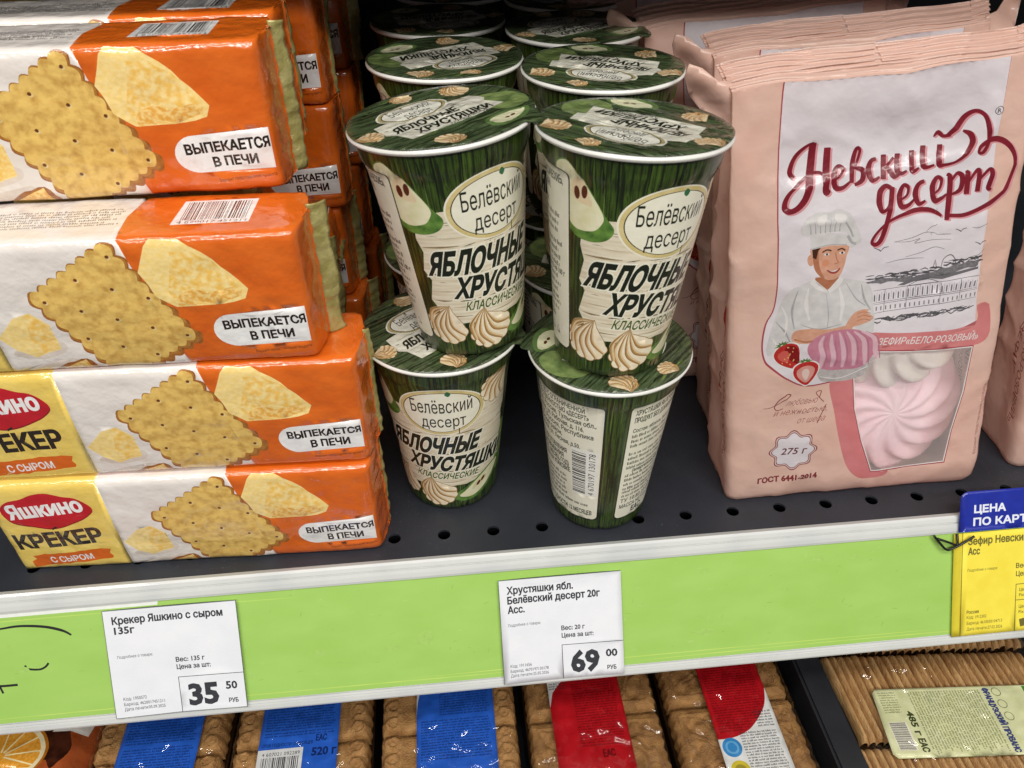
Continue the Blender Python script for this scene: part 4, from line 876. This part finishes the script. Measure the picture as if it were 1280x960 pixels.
    for t, x, y, wd in (('любовью', 35.4, 70.6, 19), ('и нежностью,', 28, 63.8, 33), ('от шефа', 42.6, 57.2, 17)): a.text(t, x, y, 4.4, BTX, w=wd, rot=.02, shear=.45, bold=-.06)
    a.stroke([(59, 71), (54, 77.6), (57, 79), (56, 74)], .5, BTX); a.stroke([(60.6, 69), (57, 60), (55.6, 56)], .5, BTX)
    st = lambda k: [(41.5 + k * (14 + 1.5 * math.cos(8 * t)) * math.cos(t), 37 + k * (14 + 1.5 * math.cos(8 * t)) * math.sin(t)) for t in [2 * PI * i / 80 for i in range(80)]]
    a.poly(st(1), BTX); a.poly(st(.95), pm('bag', '#f0dcd6')); a.poly(st(.90), BTX); a.poly(st(.86), BWHT)
    a.text('275 г', 34, 34.4, 5.2, pm('bag', '#6e3438'), w=15.4, shear=.2, bold=.12); a.text('ГОСТ 6441-2014', 19.8, 13.5, 4.2, BTX, w=38, bold=.28)
    # gusset print
    old = a.T
    for x0, sg in ((-14, 1), (BW_ + 40, 1)):
        a.text('ЗЕФИР', x0 - 24 * 0 - 12, 100, 6.0, BTX, w=38, rot=-PI / 2, shear=.16); a.text('«БЕЛО-РОЗОВЫЙ»', x0 - 1, 104, 6.0, BTX, w=74, rot=-PI / 2, shear=.16)
        a.blob([(x0 - 14, 132), (x0 - 6, 130), (x0 + 1, 118), (x0 - 6, 112), (x0 - 15, 118)], STR); a.blob([(x0 - 11, 127), (x0 - 7, 125), (x0 - 4, 119), (x0 - 9, 117)], STL)
    a.text('Вариант представления продукта', BW_ - 3.6, 14, 2.6, BTX, w=52, rot=PI / 2)
    return a
WINF = clear_film('bag_window_film', .95, (1, .99, .985), .22, 55, .5, .20)
def make_bag(seed):
    b = empty('marshmallow_bag'); film = sheet('film', bag_art(), bag_S(seed), b, parts={'WINDOW': ('window', WINF, True)})
    A = Art((-BG_ - BW_ / 2, BP_ - BG_ - BW_ / 2, BH_ - 2, BH_ + 19), PEACH, 1.05); sheet('top_seal', A, bag_S(seed), b)
    # loose twisted corners ("ears") of the top seal
    def ear(side):
        dm = [(0, 232), (0, 266), (-9, 267), (-17, 274), (-24, 277), (-26, 270), (-22, 258), (-16, 250), (-8, 240)]
        x0 = 2 if side < 0 else BW_ - 2; dom = [(x0 + (x if side < 0 else -x), y) for x, y in dm]
        A = Art(dom, PEACH, 3.2)
        def S(u, v):
            d = abs(u - x0); k = d / 40
            p = bag_pt(u, v, 3 + 20 * k * (1 - k) + 5 * math.sin((v - 232) / 6 + u / 9) * min(1, d / 8) + 2.5 * nz3(u / 8, v / 8, seed)); return p
        e = sheet('corner_flap', A, S, b); md = e.modifiers.new('film', 'SOLIDIFY'); md.thickness = .0009
    ear(-1); ear(1); return b
GB = 'pink marshmallow bags standing in a row'
def place_bag(b, x, y, yaw, label): b.location = (x, y, 0); b.rotation_euler = (0, 0, yaw); return tag(b, label, 'sweets bag', GB)
bag = place_bag(make_bag(3.3), .1645, .0327, BYAW, 'front peach marshmallow bag with cook picture, clear window and dark red script')
place_bag(dup(bag), .1740, .0965, BYAW - .01, 'peach bag directly behind the front bag, only its top seal and white panel edge showing')
place_bag(dup(bag), .1500, .1700, BYAW + .02, 'third peach bag back from the shelf edge, mostly hidden and in shadow')
place_bag(dup(bag), .1330, .2450, BYAW, 'fourth and farthest peach bag, deep in shadow against the back')
place_bag(dup(bag), .3720, .0430, -.10, 'peach bag at the right photo edge with vertical red gusset lettering')
# sweets seen through the window
def make_sweet(name, mat, R, h, n, seed):
    def F(i, j):
        t = 2 * PI * i; k = j; tw = t + 1.1 * (1 - k) ; rid = .5 + .5 * math.cos(n * (t + 1.3 * (1 - k)))
        rr = R * math.sin(min(1, k * 1.04) * PI / 2) ** .9 * (1 - .16 * (1 - rid) * min(1, k * 2.2)) if k < .93 else R * (1 - .16 * (1 - rid)) * (1 - (k - .93) * 2.0)
        z = h * (1 - k ** 1.7) + .10 * h * rid * math.sin(PI * min(1, k)) ; 
        return Vector((rr * math.cos(t), rr * math.sin(t), z + .0005 * nz3(rr * 300 * math.cos(t), rr * 300 * math.sin(t), seed)))
    return grid_mesh(name, 120, 30, F, mat, None, True)
def sweet_mat(name, c1, c2):
    m = solid(name, c1, .65, c2, 60, .12, 700); p = m.node_tree.nodes['Principled BSDF']; p.inputs['Subsurface Weight'].default_value = .25; p.inputs['Subsurface Radius'].default_value = (.01, .007, .006); p.inputs['Subsurface Scale'].default_value = .5; return m
PKM = sweet_mat('pink_marshmallow', '#fcdde5', '#fad2dd'); WHM = sweet_mat('white_marshmallow', '#f2ece4', '#eae2d8')
def place_sweet(o, u, v, d, label, rx=0.0, spin=0, yaw=BYAW, base=(.1645, .0327, 0), grp='marshmallows inside the front bag'):
    Rb = Matrix.Rotation(yaw, 3, 'Z'); o.location = Vector(base) + Rb @ bag_pt(u, v, d)
    M = Rb @ Matrix.Rotation(PI / 2 - LEAN + rx, 3, 'X') @ Matrix.Rotation(spin, 3, 'Z'); o.rotation_euler = M.to_euler(); tag(o, label, 'marshmallow', grp)
sw_p = make_sweet('marshmallow', PKM, .056, .026, 13, 1); place_sweet(sw_p, 113, 36, 39, 'large pink ridged marshmallow filling the lower part of the bag window')
sw_w = make_sweet('marshmallow', WHM, .050, .024, 13, 2); place_sweet(sw_w, 114, 104, 30, 'white ridged marshmallow showing at the top of the bag window', -.2, 1)
for sw, u, v, d, rx, lb in ((sw_p, 113, 36, 39, 0, 'pink ridged marshmallow inside the bag at the right photo edge'), (sw_w, 114, 104, 30, -.2, 'white ridged marshmallow inside the bag at the right photo edge')):
    place_sweet(dup(sw), u, v, d, lb, rx, 1, -.10, (.3720, .0430, 0), 'marshmallows inside the right bag')

# ------------------------------------------------------------------ packs on the lower shelf
ZT = -.130                                              # their top faces
COOK = solid('baked_cookie', '#bd9059', .62, '#8a5f30', 130, .7, 900, lo=.3, hi=.75)
COOKD = solid('darker_baked_cookie', '#ab7f4a', .62, '#775028', 140, .7, 900, lo=.3, hi=.75)
BISC = solid('baked_biscuit_stick', '#d2ab76', .62, '#a07242', 150, .6, 900, stretch=(1, .3, 1), lo=.3, hi=.75)
def ring(d, r, w_): return math.exp(-((d - r) / w_) ** 2)
def relief_braid(x, y, wd, ln):
    """guilloche border with a rosette in the middle (metres -> metres)"""
    h = 0; b = .0155; e = min(x, wd - x)
    if e < b:
        P = .0125; k = math.floor(y / P); c = (k + .5) * P; d = math.hypot(e - b * .5, y - c); h += .0016 * ring(d, .0040, .0012) + .0012 * ring(d, 0, .0016)
        ph = y / P * 2 * PI; h += .0010 * ring(e - b * .5, .0046 * math.sin(ph / 1.0 + PI / 2), .0012); h += .0008 * ring(e, b - .0008, .0008)
    else:
        cx, cy = wd / 2, ln * .5; d = math.hypot(x - cx, y - cy); t = math.atan2(y - cy, x - cx)
        petal = .5 + .5 * math.cos(t * 12); h += .0016 * petal * math.exp(-((d - .014) / .007) ** 2) + .0014 * ring(d, .0245, .0012) + .0015 * math.exp(-(d / .004) ** 2)
        h += .0007 * ring(abs((x - b) % .02 - .01), 0, .001) * (d > .027)
    return h
def relief_scene(x, y, wd, ln):
    e = min(x, wd - x, y, ln - y); h = .0012 * ring(e, .006, .001)
    h += -.0014 * ring(math.hypot(x - .014, y - .012), 0, .003) - .0014 * ring(math.hypot(x - wd + .014, y - .012), 0, .003)
    if e > .008: h += .0013 * math.sin(x * 420 + 3 * nz3(x * 60, y * 60, 4)) * math.sin(y * 300 + 4 * nz3(x * 45, y * 45, 9)) + .0011 * ring(abs(nz3(x * 55, y * 55, 2)), .12, .05)
    return h
def cookie(parent, x0, y0, wd, ln, relief, mat, seed, name='cookie', zt=ZT, thick=.012):
    nu, nv = int(wd / .0009), int(ln / .0009)
    def F(i, j):
        x, y = wd * i, ln * j; e = min(x, wd - x, y, ln - y)
        sc =   .0005 * math.sin(y / .0042 * 2 * PI / 2) if min(x, wd - x) < .002 else 0
        z = zt - .003 + 1.05 * relief(x, y, wd, ln) - (thick if e < 1e-6 else .0030 * max(0, 1 - e / .0045) ** 2) + .0006 * nz3(x * 90, y * 90, seed)
        return Vector((x0 + x + (sc if x < wd / 2 else -sc) + .0007 * nz3(y * 70, seed), y0 + y, z))
    return grid_mesh(name, nu, nv, F, mat, parent)
WRAP = clear_film('clear_pack_wrap', .95, (1, .99, .97), .05, 26, .9)
def wrap_film(parent, x0, x1, y0, y1, seed, z=ZT):
    def F(i, j):
        x = x0 + (x1 - x0) * i; e = min(i, 1 - i) * (x1 - x0)
        zz = z + .0046 + .0014 * nz3(x * 60, j * 9, seed) + .0011 * nz3(x * 150, j * 30, seed + 2) + .0016 * max(0, 1 - 2.4 * abs(nz3(x * 70, j * 13, seed + 8))) ** 4 - .05 * max(0, 1 - e / .006) ** 2
        return Vector((x, y0 + (y1 - y0) * j, zz))
    o = grid_mesh('wrapper', 110, 170, F, WRAP, parent); return o
def top_S(z0, seed):
    return lambda u, v: Vector((u / 1000, v / 1000, z0 + .0004 * nz3(u / 22, v / 22, seed)))
def label_sheet(parent, art, z0, seed, name='label'):
    o = sheet(name, art, top_S(z0, seed), parent); md = o.modifiers.new('paper', 'SOLIDIFY'); md.thickness = .0003; md.offset = -1; return o
BLU = pm('gloss', '#2a62cc', '#245abf', (1, 1)); BLI = pm('gloss', '#142a66'); RDL = pm('gloss', '#b3151f', '#a8111b', (1, 1)); RDI = pm('gloss', '#5e0a10'); LWH = pm('gloss', '#dfe1e2'); LIK = pm('gloss', '#24262c')
def print_rows(a, x0, x1, y0, y1, mat, seed, pitch=1.9, h=1.25): a.lines(x0, y0, x1 - x0, max(1, int((y0 - y1) / pitch)), pitch, h, mat, 0, seed, .06)
GCK = 'clear wrapped cookie packs on the lower shelf'
def cookie_pack(x0, x1, relief, mat, lab, seed, label, name='cookie_pack'):
    p = empty(name, (0, 0, 0)); w_ = x1 - x0 - .006
    for k in range(3): cookie(p, x0 + .003, -.150 + k * .0635 - .010, w_, .0615, relief, mat, seed + k)
    label_sheet(p, lab, ZT + .0012, seed); wrap_film(p, x0, x1, -.160, .045, seed)
    bm = bmesh.new(); box_bm(bm, x0 + .002, x1 - .002, -.158, .043, -.2, ZT - .016, .003); bm_obj('tray', bm, solid('clear_brown_tray', '#3a2412', .35, coat=.3), p)
    return tag(p, label, 'cookie pack', GCK)
def blue_label(u0, u1, corner, code):
    a = Art((u0, u1, -150, 30), BLU, 8)
    if corner:
        a.poly([(u0, 30), (u0 + 26, 30)] + [(u0 + 24 - 24 * math.sin(t), -12 + -14 + 44 * math.cos(t) * 1.0 - 0) for t in np.linspace(0, PI / 2, 12)] + [(u0, -26)], LWH); print_rows(a, u0 + 2, u0 + 18, 14, -6, LIK, 4)
    print_rows(a, u0 + (16 if corner else 3), u1 - 3, 20, -28, BLI, 7 + corner); print_rows(a, u0 + 3, u1 - 3, -30 if not code else -28, -60 if not code else -32, BLI, 9)
    if code:
        a.text('СРОК ГОДНОСТИ 12 МЕСЯЦЕВ', u0 + 2, -36.6, 2.2, BLI, w=34, bold=.06); a.rect(u0 - .5 + .6, -80, u0 + 30, -38.5, LWH); a.barcode(u0 + 3, -66, 25, 22, LIK, 3); a.text('4 607021 092289', u0 + 3, -43, 2.5, LIK, w=25); a.text('520 г', u1 - 17, -45, 5.5, BLI, w=16, bold=.3); a.text('ЕАС', u1 - 15, -35, 4.4, BLI, w=7, bold=.2)
    return a
cookie_pack(-.2790, -.1865, relief_braid, COOK, blue_label(-257.2, -204.4, 0, 0), 1, 'braided edge cookie pack with plain dark blue label, beside the orange slice pack')
cookie_pack(-.1845, -.0865, relief_braid, COOK, blue_label(-163.3, -110.2, 0, 1), 5, 'braided edge cookie pack whose blue label shows a barcode and 520')
cookie_pack(-.0845, .0150, relief_braid, COOK, blue_label(-57.0, -3.0, 1, 0), 9, 'braided edge cookie pack with bright blue label and white corner')
def red_label(u0, u1, corner, logos):
    a = Art((u0, u1, -150, 30), RDL, 8)
    if corner:
        a.poly([(u0, 30), (u0 + 30, 30), (u0 + 20, -3), (u0 + 10, -9), (u0 + 3, -17), (u0, -28)], LWH); print_rows(a, u0 + 1, u0 + 14, 14, -18, LIK, 4)
    print_rows(a, u0 + (17 if corner else 3), u1 - 3, 22, -60, RDI, 17)
    if corner: a.text('ЕАС', u0 + 31, -66, 5, RDI, w=8, bold=.2)
    if logos:
        cv = [(u1, -28), (u1 - 4, -40), (u1 - 12, -50), (u1 - 22, -58), (u1 - 34, -62), (u0, -62.5)]
        a.poly(smooth(cv, 4) + [(u0, -150), (u1, -150)], LWH); print_rows(a, u0 + 16, u1 - 3, -60, -100, LIK, 21); a.lines(u1 - 14, -46, 12, 6, 2, 1.3, LIK, 0, 3)
        a.poly(ell(u0 + 8, -68.5, 6.6, 6.6, 0, 28), pm('gloss', '#2f86c9')); a.poly(ell(u0 + 8, -68.5, 4.6, 4.6, 0, 24), pm('gloss', '#62aadd')); a.poly(ell(u0 + 8, -68.5, 3.2, 3.2, 0, 20), pm('gloss', '#2f86c9'))
        a.poly(ell(u0 + 9, -84, 6.6, 6.6, 0, 28), pm('gloss', '#cdbb2c')); a.poly(ell(u0 + 9, -84, 4, 4, 0, 20), pm('gloss', '#9a8c20'))
    return a
cookie_pack(.0170, .1150, relief_scene, COOKD, red_label(36.5, 87.8, 1, 0), 13, 'embossed cookie pack with red label and white upper corner')
cookie_pack(.1170, .2110, relief_scene, COOKD, red_label(146.2, 190.8, 0, 1), 17, 'embossed cookie pack with red label over white print and round blue and yellow marks')
# dark divider
bm = bmesh.new(); box_bm(bm, .2185, .2385, -.16, .3, -.2, ZT + .004, .002)
tag(bm_obj('shelf_divider', bm, solid('divider_black_plastic', '#1f2024', .4, '#2a2b30', 25)), 'black upright divider between the red labelled cookies and the biscuit stick pack', 'divider')
# biscuit sticks under a pale green label
bp_ = empty('biscuit_pack')
def sticks(y0, y1, seed):
    n = 15
    def F(i, j):
        x = .244 + .150 * i; k = i * n * 1.8; f = k - math.floor(k); rr = math.sqrt(max(0, 1 - (2 * f - 1) ** 2)); y = y0 + (y1 - y0) * j; e = min(y - y0, y1 - y)
        return Vector((x + .006 * (j - .5) * -1, y + .0016 * nz3(math.floor(k) * 3.1, seed), ZT - .010 + .0075 * rr - .004 * max(0, 1 - e / .004) ** 2 + .0005 * nz3(x * 300, y * 90, seed) - (.006 if nz3(x * 420, y * 420, seed + 5) > .62 else 0) * .15))
    return grid_mesh('biscuit_row', 560, 36, F, BISC, bp_)
sticks(-.072, -.006, 2); sticks(-.145, -.076, 6); sticks(-.002, .05, 8)
bm = bmesh.new(); box_bm(bm, .243, .396, -.15, .055, -.2, ZT - .014, .003); bm_obj('tray', bm, solid('clear_brown_tray', '#3a2412', .35, coat=.3), bp_)
PG = pm('gloss', '#dcdfb6', '#d4d8a8', (1, 1)); PGI = pm('gloss', '#6d7448')
U0 = 264.5
a = Art([(U0 + 3, -37.5), (U0, -40.5), (U0 - 3.2, -84), (U0 - .6, -87), (385, -87), (392, -37.5)], PG, 6)
PGB = pm('gloss', '#eceadb'); a.rect(U0 + 2.5, -82, U0 + 15, -62, PGB); 
for k in range(24): a.rect(U0 + 3, -81.5 + k * .8, U0 + 14, -81.5 + k * .8 + [.25, .45, .3, .5][k % 4], LIK)
a.lines(U0 + 3.5, -41, 12, 9, 1.8, 1.1, PGI, 0, 3); a.text('485 г', U0 + 18, -54.5, 4.6, pm('gloss', '#3c4423'), w=17, rot=-PI / 2, bold=.3); a.text('ЕАС', U0 + 18, -74, 4.6, pm('gloss', '#3c4423'), w=9, rot=-PI / 2, bold=.3)
for k in range(26): a.lines(U0 + 25 + k * 2.0, -40, 45, 1, 2, 1.25, PGI, -PI / 2, 30 + k)
a.text('ФРАНЦУЗСКИЙ ПРОВАНС', U0 + 79, -39, 4.0, pm('gloss', '#37417c'), w=46, rot=-PI / 2, bold=.3)
for k in range(3): a.poly(ell(U0 + 88, -42 - k * 9, 3.2, 3.2, 0, 20), PGI); a.poly(ell(U0 + 88, -42 - k * 9, 2.7, 2.7, 0, 20), PG)
a.rect(U0 + 108, -52, 400, -38, pm('gloss', '#4e8a2c'))
label_sheet(bp_, a, ZT + .001, 5); wrap_film(bp_, .2415, .3975, -.152, .056, 31)
bp_.rotation_euler = (0, 0, -.07); c_ = Vector((.262, -.05, 0)); bp_.location = c_ - Matrix.Rotation(-.07, 3, 'Z') @ c_
tag(bp_, 'clear wrapped pack of ribbed biscuit sticks with pale green label turned sideways', 'biscuit pack')
# printed cake pack at the left edge
cp = empty('cake_pack')
CHO_ = pm('film', '#2c130c', '#4a2416', (.8, .8), .4, .6); ORB = pm('film', '#a5522a', '#93451f', (.7, .7))
a = Art((-420, -281, -160, 40), ORB, 5)
a.blob([(-335, 40), (-294, 32), (-288, 8), (-294, -8), (-290, -24), (-297, -38), (-304, -31), (-310, -42), (-318, -36), (-345, 0)], CHO_)
a.blob([(-326, 2), (-318, 6), (-312, 0), (-318, -6), (-328, -6)], pm('film', '#6a3524'))
cx, cy = -334, -26; sl = lambda R: [(cx + R * math.cos(t), cy + R * .78 * math.sin(t)) for t in np.linspace(-.5, 2.2, 30)] + [(cx - R * .4, cy - R * .35)]
a.poly(sl(30), pm('film', '#b06a1c')); a.poly(sl(28), pm('film', '#e8d9ae')); a.poly(sl(25), pm('film', '#d58a24', '#e3a742', (5, 5)))
for t in np.linspace(-.4, 2.1, 6): a.stroke([(cx + 3 * math.cos(t), cy + 2.4 * math.sin(t)), (cx + 25 * math.cos(t), cy + 19.5 * math.sin(t))], 1.0, pm('film', '#efdca6'), n=1)
a.poly([(-305, -12), (-300, 8), (-283, 8), (-285, -12)], pm('film', '#d8d4cc'))
def capS(u, v): 
    e = (-281 - u); return Vector((u / 1000, v / 1000, ZT + .004 - .02 * max(0, 1 - e / 14) ** 2 + .0016 * nz3(u / 16, v / 16, 3) + .0006 * nz3(u / 5, v / 5, 4)))
sheet('wrapper', a, capS, cp); bm = bmesh.new(); box_bm(bm, -.42, -.2835, -.16, .04, -.2, ZT - .018, .004); bm_obj('carton', bm, solid('cake_pack_side', '#7a3517', .4), cp)
tag(cp, 'glossy brown cake pack printed with an orange slice and dark chocolate at the left corner', 'cake pack')
